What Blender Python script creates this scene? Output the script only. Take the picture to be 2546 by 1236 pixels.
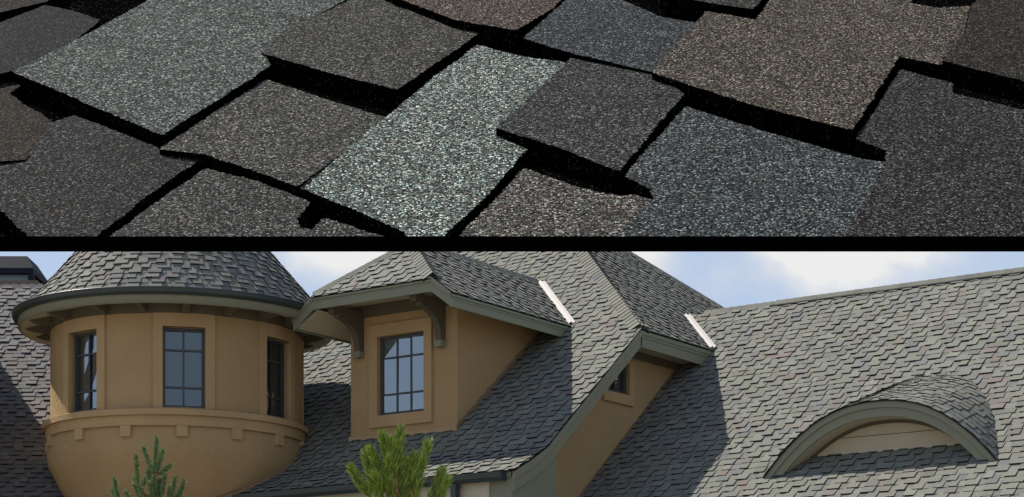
import bpy, math, random
from math import sin, cos, pi, radians, atan2, sqrt, hypot
from mathutils import Vector, Matrix
from mathutils.bvhtree import BVHTree

for o in list(bpy.data.objects): bpy.data.objects.remove(o)
S = bpy.context.scene
COL = S.collection

# ------------------------------------------------------------------ camera
YAW = radians(35.22755)
cam_d = bpy.data.cameras.new('camera'); cam = bpy.data.objects.new('camera', cam_d); COL.objects.link(cam)
cam.location = (0, 0, 0); cam.rotation_euler = (pi/2, 0, YAW)
cam_d.sensor_width = 36; cam_d.lens = 69.6236; cam_d.shift_y = 0.4564
cam_d.clip_start = .1; cam_d.clip_end = 2000
S.camera = cam

# ------------------------------------------------------------------ sun, sky, exposure
SUN_FROM = Vector((-.82, .03, 1)).normalized()
sd = bpy.data.lights.new('sun', 'SUN'); sd.energy = 4.5; sd.angle = radians(.53); sd.color = (1, .95, .87)
sun = bpy.data.objects.new('sun', sd); COL.objects.link(sun)
sun.rotation_euler = SUN_FROM.to_track_quat('Z', 'Y').to_euler(); sun.location = (-30, 20, 40)
S.view_settings.view_transform = 'Standard'; S.view_settings.look = 'None'
S.view_settings.exposure = 0.58; S.view_settings.gamma = 1; S.view_settings.use_curve_mapping = False

def nodes_of(nt):
    nt.nodes.clear()
    def N(t, **k):
        n = nt.nodes.new(t)
        for a, b in k.items():
            if a.startswith('i_'): n.inputs[int(a[2:]) if a[2:].isdigit() else a[2:].replace('_', ' ')].default_value = b
            else: setattr(n, a, b)
        return n
    def Lk(a, b): nt.links.new(a, b)
    def M(op, a, b=None, c=None, clamp=False):
        n = nt.nodes.new('ShaderNodeMath'); n.operation = op; n.use_clamp = clamp
        for i, x in enumerate((a, b, c)):
            if x is None: continue
            if isinstance(x, (int, float)): n.inputs[i].default_value = x
            else: nt.links.new(x, n.inputs[i])
        return n.outputs[0]
    return N, Lk, M

W = bpy.data.worlds.new('World'); S.world = W; W.use_nodes = True
N, Lk, M = nodes_of(W.node_tree)
sky = N('ShaderNodeTexSky', sky_type='NISHITA', sun_disc=False)
sky.sun_elevation = math.asin(SUN_FROM.z); sky.sun_rotation = atan2(SUN_FROM.x, SUN_FROM.y)
sky.air_density = 1.2; sky.dust_density = 1.5; sky.ozone_density = 1.2; sky.altitude = 1500
tc = N('ShaderNodeTexCoord'); sep = N('ShaderNodeSeparateXYZ'); Lk(tc.outputs['Generated'], sep.inputs[0])
az = M('ARCTAN2', sep.outputs[0], sep.outputs[1])      # compass angle, 0 along +Y, positive to +X
el = M('ARCSINE', sep.outputs[2])
nz = N('ShaderNodeTexNoise', noise_dimensions='3D'); nz.inputs['Scale'].default_value = 17; nz.inputs['Detail'].default_value = 7; nz.inputs['Roughness'].default_value = .58
Lk(tc.outputs['Generated'], nz.inputs['Vector'])
nz2 = N('ShaderNodeTexNoise', noise_dimensions='3D'); nz2.inputs['Scale'].default_value = 3.1; nz2.inputs['Detail'].default_value = 5
Lk(tc.outputs['Generated'], nz2.inputs['Vector'])
def cloud(a_deg, e_deg, wa, we):
    a0 = -YAW + radians(a_deg); e0 = radians(e_deg)
    x = M('DIVIDE', M('SUBTRACT', az, a0), radians(wa)); y = M('DIVIDE', M('SUBTRACT', el, e0), radians(we))
    d = M('SQRT', M('ADD', M('MULTIPLY', x, x), M('MULTIPLY', y, y)))
    return M('SUBTRACT', 1.0, d)
m = cloud(9.3, 12.75, 4.6, 1.75)
for c in ((7.9, 13.2, 2.2, 1.3), (11.3, 13.0, 2.4, 1.2), (-4.7, 13.4, 2.3, 1.5), (3.4, 13.2, 1.8, 1.5), (-12, 17, 3, 1.6), (20, 17, 6, 2.4), (-27, 13, 7, 2), (34, 11, 7, 2), (50, 20, 9, 4), (-55, 24, 10, 4), (100, 22, 14, 6), (-120, 28, 15, 6), (160, 20, 14, 5)):
    m = M('MAXIMUM', m, cloud(*c))
m = M('ADD', M('MULTIPLY', m, 1.0), M('MULTIPLY', M('SUBTRACT', nz.outputs[0], .5), 1.5))
m = M('MULTIPLY', m, 1.6, clamp=True)
hz = M('MULTIPLY', M('SUBTRACT', nz2.outputs[0], .38), 1.6, clamp=True)
bgs = N('ShaderNodeBackground'); bgs.inputs['Strength'].default_value = .07; Lk(sky.outputs[0], bgs.inputs['Color'])
hazeb = N('ShaderNodeBackground'); hazeb.inputs['Color'].default_value = (.335, .41, .545, 1); hazeb.inputs['Strength'].default_value = 1.0
mxh = N('ShaderNodeMixShader'); Lk(M('MULTIPLY', M('ADD', .80, M('MULTIPLY', hz, .2)), M('SUBTRACT', 1.0, M('MULTIPLY', M('SUBTRACT', el, .35), .9, clamp=True)), clamp=True), mxh.inputs[0]); Lk(bgs.outputs[0], mxh.inputs[1]); Lk(hazeb.outputs[0], mxh.inputs[2])
cl = N('ShaderNodeBackground'); cl.inputs['Strength'].default_value = .585
cr = N('ShaderNodeMix', data_type='RGBA'); cr.inputs[6].default_value = (.70, .76, .85, 1); cr.inputs[7].default_value = (1, .99, .97, 1); Lk(m, cr.inputs[0]); Lk(cr.outputs[2], cl.inputs['Color'])
mx = N('ShaderNodeMixShader'); Lk(M('MULTIPLY', m, .93), mx.inputs[0]); Lk(mxh.outputs[0], mx.inputs[1]); Lk(cl.outputs[0], mx.inputs[2])
out = N('ShaderNodeOutputWorld'); Lk(mx.outputs[0], out.inputs[0])

# ------------------------------------------------------------------ materials
def mat(name, col, rough=.8, nscale=0, namt=.0, bump=0, bscale=60, spec=.3, tint=False, metal=0, streak=False, col2=None):
    m = bpy.data.materials.new(name); m.use_nodes = True
    N, Lk, M = nodes_of(m.node_tree)
    p = N('ShaderNodeBsdfPrincipled'); p.inputs['Roughness'].default_value = rough; p.inputs['Specular IOR Level'].default_value = spec; p.inputs['Metallic'].default_value = metal
    o = N('ShaderNodeOutputMaterial'); Lk(p.outputs[0], o.inputs[0])
    tc = N('ShaderNodeTexCoord')
    vec = tc.outputs['Object']
    base = None
    if tint:
        at = N('ShaderNodeAttribute', attribute_name='tint'); base = at.outputs['Color']
    else:
        rgb = N('ShaderNodeRGB'); rgb.outputs[0].default_value = (*col, 1); base = rgb.outputs[0]
    if nscale:
        n = N('ShaderNodeTexNoise'); n.inputs['Scale'].default_value = nscale; n.inputs['Detail'].default_value = 6; n.inputs['Roughness'].default_value = .6
        if streak:
            mp = N('ShaderNodeMapping'); mp.inputs['Scale'].default_value = (1, 1, .22); Lk(vec, mp.inputs[0]); Lk(mp.outputs[0], n.inputs['Vector'])
        else: Lk(vec, n.inputs['Vector'])
        f = M('ADD', 1 - namt, M('MULTIPLY', n.outputs[0], 2 * namt))
        mx = N('ShaderNodeMix', data_type='RGBA', blend_type='MULTIPLY'); mx.inputs[0].default_value = 1
        Lk(base, mx.inputs[6]); cc = N('ShaderNodeCombineColor'); [Lk(f, cc.inputs[i]) for i in range(3)]; Lk(cc.outputs[0], mx.inputs[7]); base = mx.outputs[2]
        if col2:
            n3 = N('ShaderNodeTexNoise'); n3.inputs['Scale'].default_value = nscale * .37; n3.inputs['Detail'].default_value = 4; Lk(vec, n3.inputs['Vector'])
            m2 = N('ShaderNodeMix', data_type='RGBA'); Lk(M('MULTIPLY', M('SUBTRACT', n3.outputs[0], .42), 3.5, clamp=True), m2.inputs[0]); Lk(base, m2.inputs[6]); m2.inputs[7].default_value = (*col2, 1); base = m2.outputs[2]
    if tint:   # fine granule speckle on roof shingles
        n4 = N('ShaderNodeTexNoise'); n4.inputs['Scale'].default_value = 45; n4.inputs['Detail'].default_value = 3; Lk(vec, n4.inputs['Vector'])
        f = M('ADD', .72, M('MULTIPLY', n4.outputs[0], .56))
        mx = N('ShaderNodeMix', data_type='RGBA', blend_type='MULTIPLY'); mx.inputs[0].default_value = 1
        Lk(base, mx.inputs[6]); cc = N('ShaderNodeCombineColor'); [Lk(f, cc.inputs[i]) for i in range(3)]; Lk(cc.outputs[0], mx.inputs[7]); base = mx.outputs[2]
    Lk(base, p.inputs['Base Color'])
    if bump:
        n2 = N('ShaderNodeTexNoise'); n2.inputs['Scale'].default_value = bscale; n2.inputs['Detail'].default_value = 6; n2.inputs['Roughness'].default_value = .65; Lk(vec, n2.inputs['Vector'])
        b = N('ShaderNodeBump'); b.inputs['Strength'].default_value = 1; b.inputs['Distance'].default_value = bump; Lk(n2.outputs[0], b.inputs['Height']); Lk(b.outputs[0], p.inputs['Normal'])
    return m

def granule_mat(name, scale, bump):
    m = bpy.data.materials.new(name); m.use_nodes = True
    N, Lk, M = nodes_of(m.node_tree)
    p = N('ShaderNodeBsdfPrincipled'); p.inputs['Roughness'].default_value = .9; p.inputs['Specular IOR Level'].default_value = .05
    o = N('ShaderNodeOutputMaterial'); Lk(p.outputs[0], o.inputs[0])
    at = N('ShaderNodeAttribute', attribute_name='tint')
    tc = N('ShaderNodeTexCoord')
    wob = N('ShaderNodeTexNoise'); wob.inputs['Scale'].default_value = scale * .8; Lk(tc.outputs['Object'], wob.inputs['Vector'])
    add = N('ShaderNodeVectorMath', operation='MULTIPLY_ADD'); Lk(wob.outputs['Color'], add.inputs[0]); add.inputs[1].default_value = (.012,) * 3; Lk(tc.outputs['Object'], add.inputs[2])
    v = N('ShaderNodeTexVoronoi'); v.inputs['Scale'].default_value = scale; v.inputs['Randomness'].default_value = 1; Lk(add.outputs[0], v.inputs['Vector'])
    sc = N('ShaderNodeSeparateColor'); Lk(v.outputs['Color'], sc.inputs[0])
    # each granule its own value: mostly middling, some dark, a few bright
    r = N('ShaderNodeValToRGB'); e = r.color_ramp.elements
    e[0].position = 0; e[0].color = (.16,) * 3 + (1,); e[1].position = 1; e[1].color = (4.6,) * 3 + (1,)
    for ps, c in ((.3, .34), (.6, .78), (.82, 1.6), (.94, 2.9)):
        k = e.new(ps); k.color = (c, c, c, 1)
    Lk(sc.outputs[0], r.inputs[0])
    tn = N('ShaderNodeValToRGB'); t = tn.color_ramp.elements
    t[0].position = 0; t[0].color = (1.25, .98, .8, 1); t[1].position = 1; t[1].color = (.8, 1.0, 1.15, 1)
    k = t.new(.35); k.color = (1, 1, 1, 1); k = t.new(.7); k.color = (.95, 1.03, 1, 1)
    Lk(sc.outputs[1], tn.inputs[0])
    big = N('ShaderNodeTexNoise'); big.inputs['Scale'].default_value = 7; big.inputs['Detail'].default_value = 5; Lk(tc.outputs['Object'], big.inputs['Vector'])
    bf = M('ADD', .62, M('MULTIPLY', big.outputs[0], .76))
    def mul(a, b):
        x = N('ShaderNodeMix', data_type='RGBA', blend_type='MULTIPLY'); x.inputs[0].default_value = 1; Lk(a, x.inputs[6]); Lk(b, x.inputs[7]); return x.outputs[2]
    c = mul(mul(at.outputs['Color'], r.outputs[0]), tn.outputs[0])
    cc = N('ShaderNodeCombineColor'); [Lk(bf, cc.inputs[i]) for i in range(3)]
    gp = M('SUBTRACT', 1.0, M('MULTIPLY', M('SUBTRACT', v.outputs['Distance'], .38), 3.2, clamp=True)); gc = N('ShaderNodeCombineColor'); [Lk(gp, gc.inputs[i]) for i in range(3)]
    c = mul(mul(c, cc.outputs[0]), gc.outputs[0]); Lk(c, p.inputs['Base Color'])
    d = M('SUBTRACT', .9, M('MULTIPLY', v.outputs['Distance'], 1.15))
    h = M('ADD', d, M('MULTIPLY', sc.outputs[2], .5))
    b = N('ShaderNodeBump'); b.inputs['Strength'].default_value = 1; b.inputs['Distance'].default_value = bump; Lk(h, b.inputs['Height']); Lk(b.outputs[0], p.inputs['Normal'])
    return m

def bitumen_shade_mat():      # near black bitumen with stray granules, the tab gaps' shade painted into its colour
    m = bpy.data.materials.new('bitumen_shade_black'); m.use_nodes = True
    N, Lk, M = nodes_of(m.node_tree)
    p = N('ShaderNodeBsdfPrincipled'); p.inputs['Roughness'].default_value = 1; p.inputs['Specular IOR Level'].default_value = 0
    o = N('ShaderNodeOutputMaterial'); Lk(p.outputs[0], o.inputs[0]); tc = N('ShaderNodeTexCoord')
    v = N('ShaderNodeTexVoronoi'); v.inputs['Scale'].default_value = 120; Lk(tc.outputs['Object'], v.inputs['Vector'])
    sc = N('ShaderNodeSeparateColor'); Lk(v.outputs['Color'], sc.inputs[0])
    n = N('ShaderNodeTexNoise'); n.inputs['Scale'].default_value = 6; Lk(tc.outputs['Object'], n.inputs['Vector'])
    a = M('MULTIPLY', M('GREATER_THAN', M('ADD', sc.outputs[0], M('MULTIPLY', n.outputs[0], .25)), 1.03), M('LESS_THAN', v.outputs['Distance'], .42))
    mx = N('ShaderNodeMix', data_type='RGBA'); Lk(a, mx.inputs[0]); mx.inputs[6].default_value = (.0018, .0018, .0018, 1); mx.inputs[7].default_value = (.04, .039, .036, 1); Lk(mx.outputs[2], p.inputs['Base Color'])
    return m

def glass_mat(nm, fac):
    m = bpy.data.materials.new(nm); m.use_nodes = True
    N, Lk, M = nodes_of(m.node_tree)
    d = N('ShaderNodeBsdfPrincipled'); d.inputs['Base Color'].default_value = (.012, .015, .018, 1); d.inputs['Roughness'].default_value = .3; d.inputs['Specular IOR Level'].default_value = .2
    g = N('ShaderNodeBsdfGlossy'); g.inputs['Roughness'].default_value = .015; g.inputs['Color'].default_value = (.80, .88, .92, 1)
    tc = N('ShaderNodeTexCoord'); n = N('ShaderNodeTexNoise'); n.inputs['Scale'].default_value = 1.6; Lk(tc.outputs['Object'], n.inputs['Vector'])
    b = N('ShaderNodeBump'); b.inputs['Strength'].default_value = .3; b.inputs['Distance'].default_value = .004; Lk(n.outputs[0], b.inputs['Height']); Lk(b.outputs[0], g.inputs['Normal'])
    mx = N('ShaderNodeMixShader'); mx.inputs[0].default_value = fac; Lk(d.outputs[0], mx.inputs[1]); Lk(g.outputs[0], mx.inputs[2])
    o = N('ShaderNodeOutputMaterial'); Lk(mx.outputs[0], o.inputs[0]); return m

MAT = dict(
    shingle=mat('roof_shingle', None, .9, bump=.004, bscale=120, tint=True, spec=.15),
    edge=mat('shingle_edge', (.012, .012, .013), .95),
    felt=mat('roofing_felt', (.02, .021, .022), .95),
    stucco=mat('ochre_stucco', (.40, .268, .136), .92, 1.3, .22, .022, 9, .15, col2=(.345, .235, .115)),
    stucco2=mat('ochre_stucco_smooth', (.425, .285, .145), .92, 1.9, .2, .014, 12, .15, col2=(.37, .252, .127)),
    trim=mat('grey_green_paint', (.205, .207, .140), .6, 5, .08, .0012, 30),
    trimdark=mat('dark_brown_green_paint', (.10, .085, .058), .7, 5, .1),
    soffit=mat('beige_soffit_paint', (.46, .41, .30), .8, 4, .08),
    panel=mat('beige_siding', (.47, .40, .285), .8, 3, .1, .001, 60),
    gutter=mat('dark_green_gutter', (.030, .042, .042), .38, 6, .15, spec=.5),
    frame=mat('dark_window_frame', (.050, .054, .056), .45, 0, spec=.4),
    metal=mat('pale_valley_metal', (.30, .27, .25), .6, 9, .15),
    hood=mat('dark_chimney_metal', (.018, .018, .030), .75, 4, .2, spec=.15),
    brick=mat('brown_chimney_cap', (.22, .16, .12), .9, 14, .2, .004, 40),
    galv=mat('grey_chimney_flue', (.30, .34, .34), .5, 6, .15),
    flash=mat('brown_step_flashing', (.22, .14, .075), .7, 8, .2),
    granule=granule_mat('mineral_granules', 135, .0035),
    bitumen_shade=bitumen_shade_mat(),
    rail=mat('matt_black_paint', (.0010, .0010, .0010), 1.0, spec=.0),
    steel=mat('black_steel', (.02, .02, .022), .5),
    grass=mat('dry_gravel_ground', (.27, .24, .19), .95, .6, .35, .05, 8),
    bark=mat('pine_bark', (.16, .085, .045), .95, 18, .3, .01, 30),
    twig=mat('pine_twig', (.28, .15, .06), .9, 30, .2),
    bud=mat('pine_bud', (.55, .36, .22), .8),
    needle=mat('pine_needle', None, .55, tint=True, spec=.3),
    glass=glass_mat('window_glass', .34), glass2=glass_mat('dim_window_glass', .13),
)

# ------------------------------------------------------------------ building blocks
WORLD_V, WORLD_F = [], []
class MB:
    def __init__(s): s.v = []; s.f = []; s.m = []; s.c = []
    def add(s, vs, fs, mi=0, col=(1, 1, 1)):
        b = len(s.v); s.v += [tuple(x) for x in vs]; s.f += [tuple(b + i for i in f) for f in fs]
        s.m += (mi if isinstance(mi, list) else [mi] * len(fs)); s.c += [col] * len(vs); return s
    def box(s, a, b, mi=0):
        x0, y0, z0 = a; x1, y1, z1 = b
        return s.add([(x0, y0, z0), (x1, y0, z0), (x1, y1, z0), (x0, y1, z0), (x0, y0, z1), (x1, y0, z1), (x1, y1, z1), (x0, y1, z1)],
                     [(0, 3, 2, 1), (4, 5, 6, 7), (0, 1, 5, 4), (1, 2, 6, 5), (2, 3, 7, 6), (3, 0, 4, 7)], mi)
    def obox(s, o, ax, ay, az, mi=0):
        o, ax, ay, az = map(Vector, (o, ax, ay, az))
        P = [o, o + ax, o + ax + ay, o + ay]; P += [p + az for p in P]
        return s.add(P, [(0, 3, 2, 1), (4, 5, 6, 7), (0, 1, 5, 4), (1, 2, 6, 5), (2, 3, 7, 6), (3, 0, 4, 7)], mi)
    def prism(s, pts, vec, mi=0, cap_mi=None):
        n = len(pts); vec = Vector(vec); P = [Vector(p) for p in pts]; Q = [p + vec for p in P]
        cm = mi if cap_mi is None else cap_mi
        return s.add(P + Q, [tuple(reversed(range(n))), tuple(range(n, 2 * n))] + [(i, (i + 1) % n, n + (i + 1) % n, n + i) for i in range(n)], [cm, cm] + [mi] * n)
    def strip(s, A, B, mi=0, close=False):
        n = len(A); fs = [(i, i + 1, n + i + 1, n + i) for i in range(n - 1)]
        if close: fs.append((n - 1, 0, n, 2 * n - 1))
        return s.add(list(A) + list(B), fs, mi)
    def tube(s, pts, rads, k=6, mi=0, col=(1, 1, 1)):
        pts = [Vector(p) for p in pts]; rings = []
        for i, p in enumerate(pts):
            d = (pts[min(i + 1, len(pts) - 1)] - pts[max(i - 1, 0)]).normalized()
            a = d.orthogonal().normalized(); b = d.cross(a)
            rings.append([p + (a * cos(2 * pi * j / k) + b * sin(2 * pi * j / k)) * rads[i] for j in range(k)])
        V = [q for r in rings for q in r]; F = []
        for i in range(len(pts) - 1):
            for j in range(k):
                F.append((i * k + j, i * k + (j + 1) % k, (i + 1) * k + (j + 1) % k, (i + 1) * k + j))
        F.append(tuple(reversed(range(k)))); F.append(tuple((len(pts) - 1) * k + j for j in range(k)))
        return s.add(V, F, mi, col)
    def build(s, name, mats, parent=None, off=(0, 0, 0), smooth=False, kind=None, reg=True):
        if not isinstance(mats, (list, tuple)): mats = [mats]
        me = bpy.data.meshes.new(name); ox, oy, oz = off
        me.from_pydata([(x - ox, y - oy, z - oz) for x, y, z in s.v], [], s.f)
        for m_ in mats: me.materials.append(MAT[m_])
        me.polygons.foreach_set('material_index', s.m)
        if smooth: me.polygons.foreach_set('use_smooth', [True] * len(s.f))
        if mats[0] in ('shingle', 'granule', 'needle'):
            ca = me.color_attributes.new('tint', 'FLOAT_COLOR', 'POINT')
            ca.data.foreach_set('color', [x for c in s.c for x in (*c, 1)])
        me.update()
        o = bpy.data.objects.new(name, me); COL.objects.link(o)
        if parent: o.parent = parent
        if kind: o['kind'] = kind
        if reg and off is not None:
            b = len(WORLD_V); WORLD_V.extend(s.v); WORLD_F.extend([tuple(b + i for i in f) for f in s.f])
        return o

def thing(name, loc, label, cat, rz=0, group=None):
    o = bpy.data.objects.new(name, None); COL.objects.link(o); o.location = loc; o.rotation_euler = (0, 0, rz); o.empty_display_size = .3
    o['label'] = label; o['category'] = cat
    if group: o['group'] = group
    return o

def clip(poly, a, b, c):            # keep a*x + b*y <= c
    out = []
    for i in range(len(poly)):
        p, q = poly[i], poly[(i + 1) % len(poly)]
        dp = a * p[0] + b * p[1] - c; dq = a * q[0] + b * q[1] - c
        if dp <= 0: out.append(p)
        if (dp < 0) != (dq < 0) and dp != dq and abs(dp - dq) > 1e-12:
            t = dp / (dp - dq); out.append((p[0] + (q[0] - p[0]) * t, p[1] + (q[1] - p[1]) * t))
    return out
def clip_convex(poly, reg):
    A = sum(reg[i][0] * reg[(i + 1) % len(reg)][1] - reg[(i + 1) % len(reg)][0] * reg[i][1] for i in range(len(reg)))
    r = reg if A > 0 else list(reversed(reg))
    for i in range(len(r)):
        (x0, y0), (x1, y1) = r[i], r[(i + 1) % len(r)]
        poly = clip(poly, (y1 - y0), -(x1 - x0), (y1 - y0) * x0 - (x1 - x0) * y0)
        if len(poly) < 3: return []
    return poly

PAL = [((.268, .268, .222), 30), ((.250, .250, .207), 24), ((.288, .287, .238), 16), ((.230, .230, .195), 9), ((.234, .238, .222), 9), ((.222, .223, .214), 4), ((.265, .240, .207), 9), ((.268, .225, .197), 3), ((.276, .272, .222), 8)]
PALB = [((.275, .245, .222), 10), ((.245, .232, .220), 12), ((.225, .222, .212), 10), ((.29, .26, .235), 6), ((.205, .205, .205), 6), ((.26, .225, .205), 7)]
def pick(rng, pal):
    t = rng.random() * sum(w for _, w in pal)
    for c, w in pal:
        t -= w
        if t <= 0: break
    k = rng.uniform(.91, 1.09) * .65; return tuple(x * k for x in c)

SH = []      # every shingle: (roof part, verts, faces, mats, colour)
def lay(roof, surf, region, e=.15, wmul=None, seed=1, pal=PAL, tb=.027, tn=.012, wr=(.12, .20), gr_=(.08, .17), start=None, **kw):
    """surf(u, v) -> (point, normal); region convex polygon in (u, v); v runs up the slope.
    Every course: thick tabs with thinner cut-outs between them, each its own piece."""
    rng = random.Random(seed)
    us = [p[0] for p in region]; vs = [p[1] for p in region]
    v = (min(vs) if start is None else start) - .015 - e
    while v < max(vs):
        u = min(us) - rng.uniform(0, .6); tab = rng.random() < .5; k = wmul(v) if wmul else 1
        gapcol = pick(rng, pal)
        while u < max(us):
            w = rng.uniform(*(wr if tab else gr_)) * k
            if rng.random() < .08: w *= 1.6
            vb = v + (rng.uniform(-.003, .003) if tab else rng.uniform(0, .004))
            t = (tb if tab else tn) * rng.uniform(.82, 1.15)
            top = vb + e * 1.75
            q = clip_convex([(u + .001, vb), (u + w - .001, vb + rng.uniform(-.003, .003)), (u + w - .001 + rng.uniform(-.004, .004), top), (u + .001, top)], region)
            if len(q) >= 3:
                n = len(q); V = []; L = e * 2.2
                for a, b in q:
                    P, Nn = surf(a, b); V.append(P + Nn * (.002 + t * max(0., 1 - (b - vb) / L)))
                for a, b in q:
                    P, Nn = surf(a, b); V.append(P - Nn * .008)
                F = [tuple(range(n))] + [(i, n + i, n + (i + 1) % n, (i + 1) % n) for i in range(n)]
                nf = (V[1] - V[0]).cross(V[2] - V[1])
                if nf.dot(surf(*q[0])[1]) < 0: F = [tuple(reversed(f)) for f in F]
                SH.append((roof, V, F, [0] + [1] * n, pick(rng, pal)))
            u += w; tab = not tab
        v += e

def caps(roof, A, B, da, db, w=.15, stepl=.13, seed=5, lift=.035, pal=PAL):
    """ridge caps from low end A to high end B; da, db unit vectors down the two roof faces"""
    rng = random.Random(seed); A = Vector(A); B = Vector(B); d = (B - A); Ln = d.length; d.normalize()
    da = Vector(da).normalized(); db = Vector(db).normalized(); up = (-(da + db)).normalized()
    n = int(Ln / stepl)
    for i in range(n + 1):
        s = i * stepl; col = pick(rng, pal); ww = w * rng.uniform(.94, 1.05)
        prof = [(da * ww + up * .0), (da * ww * .45 + up * .022), (up * .040), (db * ww * .45 + up * .022), (db * ww + up * .0)]
        V = []
        for s_, h in ((s, lift), (min(s + stepl * 1.75, Ln), .012)):
            for p in prof: V.append(A + d * s_ + p + up * h)
        for p in prof: V.append(A + d * s + p + up * (-.02))
        F = [(j, j + 1, 5 + j + 1, 5 + j) for j in range(4)] + [(10 + j, 10 + j + 1, j + 1, j) for j in range(4)]
        m_ = [0] * 4 + [1] * 4
        MB().add(V, F, m_, col).build('ridge_cap', ['shingle', 'edge'], roof, OFF)

def plane_surf(o, uax, vax):
    o, uax, vax = Vector(o), Vector(uax).normalized(), Vector(vax).normalized(); n = uax.cross(vax).normalized()
    if n.z < 0: n = -n
    return lambda u, v: (o + uax * u + vax * v, n)

def CW(r, f, z=0): # from axes turned with the garden view (right, away) to world
    return Vector((r * .81692 - f * .57675, r * .57675 + f * .81692, z))

GZ = -1.7
# ------------------------------------------------------------------ ground
g = MB(); g.add([(-900, -900, GZ), (900, -900, GZ), (900, 900, GZ), (-900, 900, GZ)], [(0, 1, 2, 3)]); g.build('ground', 'grass', kind='structure')

# ------------------------------------------------------------------ the house
OFF = (-18.0, 27.0, GZ)
house = thing('house', OFF, 'tan stucco house with many grey shingled roofs, a round tower and hooded dormers', 'house')
def part(mb, name, mats, parent=None, smooth=False, label=None):
    o = mb.build(name, mats, parent or house, OFF, smooth)
    if label: o['label'] = label
    return o

MSL = .815; zL = lambda y: MSL * y - 15.4996; zR = lambda y: MSL * y - 17.3843
cs = hypot(1, MSL)
def slab(polyxyz, th, mats=('felt', 'trim', 'soffit')):
    mb = MB(); n = len(polyxyz); P = [Vector(p) for p in polyxyz]
    nrm = (P[1] - P[0]).cross(P[2] - P[0])
    if nrm.z < 0: P.reverse()
    Q = [p - Vector((0, 0, th)) for p in P]
    mb.add(P + Q, [tuple(range(n)), tuple(reversed(range(n, 2 * n)))] + [(i, n + i, n + (i + 1) % n, (i + 1) % n) for i in range(n)], [0, 2] + [1] * n)
    return mb

# --- main roof (right) ---
RY0, RY1 = 22.3, 29.85
mb = slab([(-17.9, RY0, zR(RY0)), (-3, RY0, zR(RY0)), (-3, RY1, zR(RY1)), (-17.9, RY1, zR(RY1))], .14)
b2 = slab([(-17.9, RY1, zR(RY1)), (-3, RY1, zR(RY1)), (-3, 37.4, zR(RY0)), (-17.9, 37.4, zR(RY0))], .14); mb.add(b2.v, b2.f, b2.m)
main_roof = part(mb, 'main_roof', ['felt', 'trim', 'soffit'])
sR = plane_surf((0, RY0, zR(RY0) + .002), (1, 0, 0), (0, 1, MSL)); LR = (RY1 - RY0) * cs
lay(main_roof, sR, [(-17.7, 0), (-3, 0), (-3, LR), (-17.7, LR)], seed=11)
caps(main_roof, (-17.0, RY1, zR(RY1) - .01), (-15.6, RY1, zR(RY1) - .01), (0, -1, -MSL), (0, 1, -MSL), w=.15, stepl=.16, lift=.03)
caps(main_roof, (-15.62, RY1, zR(RY1) + .005), (-3.2, RY1, zR(RY1) + .005), (0, -1, -MSL), (0, 1, -MSL), w=.105, stepl=.16, lift=.022)
mb = MB(); mb.prism([(-15.7, RY1 - .11, zR(RY1 - .11) + .0), (-15.7, RY1 - .11, zR(RY1 - .11) + .045), (-15.7, RY1, zR(RY1) + .02), (-15.7, RY1 + .11, zR(RY1 - .11) + .045), (-15.7, RY1 + .11, zR(RY1 - .11))], (12.5, 0, 0)); part(mb, 'ridge_vent', 'edge', main_roof)

# --- wing roof: front slope, kicked eave, hipped gable end ---
K = Vector((-16.25, 26.47, 6.075)); A = Vector((-20.72, 30.66, 9.49)); K2 = Vector((-16.25, 34.85, 6.075))
Bp = Vector((-25.09, 28.86, zL(28.86)))
YK = 23.80; zK = zL(YK)
YE, zE = 23.02, 3.50
mb = slab([(-16.25, YK, zK), K, A, Bp, (-24.6, 26.0, zL(26.0)), (-23.4, YK, zK)], .10)
for poly in ([(-16.25, YK, zK), (-23.4, YK, zK), (-23.4, YE, zE), (-16.25, YE, zE)],
             [K, K2, A], [A, K2, (-16.25, 37.4, 3.99), (-29.5, 37.4, 3.99), (-29.5, 32.3, 8.15), (-25.09, 32.4, 8.07)],
             [A, Bp, (-25.09, 32.4, 8.07)], [Bp, (-24.6, 26.0, zL(26)), (-29.5, 27.5, 6.9), (-29.5, 28.86, 8.02)], [Bp, (-29.5, 28.86, 8.02), (-29.5, 32.3, 8.0), (-25.09, 32.4, 8.0)]):
    b2 = slab(poly, .10); mb.add(b2.v, b2.f, b2.m)
wing_roof = part(mb, 'wing_roof', ['felt', 'trim', 'soffit'])
sL = plane_surf((0, YK, zK + .002), (1, 0, 0), (0, 1, MSL)); vL = lambda y: (y - YK) * cs
lay(wing_roof, sL, [(-16.188, 0), (-16.188, vL(K.y) + .04), (A.x, vL(A.y)), (Bp.x, vL(Bp.y)), (-24.6, vL(26)), (-23.4, 0)], seed=21)
kick = (zK - zE) / (YK - YE); kl = hypot(YK - YE, zK - zE)
sK = plane_surf((0, YE, zE + .002), (1, 0, 0), (0, 1, kick))
lay(wing_roof, sK, [(-16.188, -.03), (-16.188, kl), (-23.4, kl), (-23.4, -.03)], seed=22)
hs = (A.z - K.z) / (K.x - A.x); hn = hypot(1, hs)
sH = plane_surf((K.x, K.y, K.z + .002), (0, 1, 0), (-1, 0, hs))
lay(wing_roof, sH, [(-.02, -.075), (K2.y - K.y, -.075), (A.y - K.y, (K.x - A.x) * hn)], seed=23)
hipd = (A - K).normalized(); fn = Vector((0, -MSL, 1)).normalized(); gn = Vector((hs, 0, 1)).normalized()
dA = hipd.cross(fn); dA = dA if dA.z < 0 else -dA
dB = hipd.cross(gn); dB = dB if dB.z < 0 else -dB
caps(wing_roof, K, A, dA, dB, w=.17, stepl=.125, lift=.03)
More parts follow.
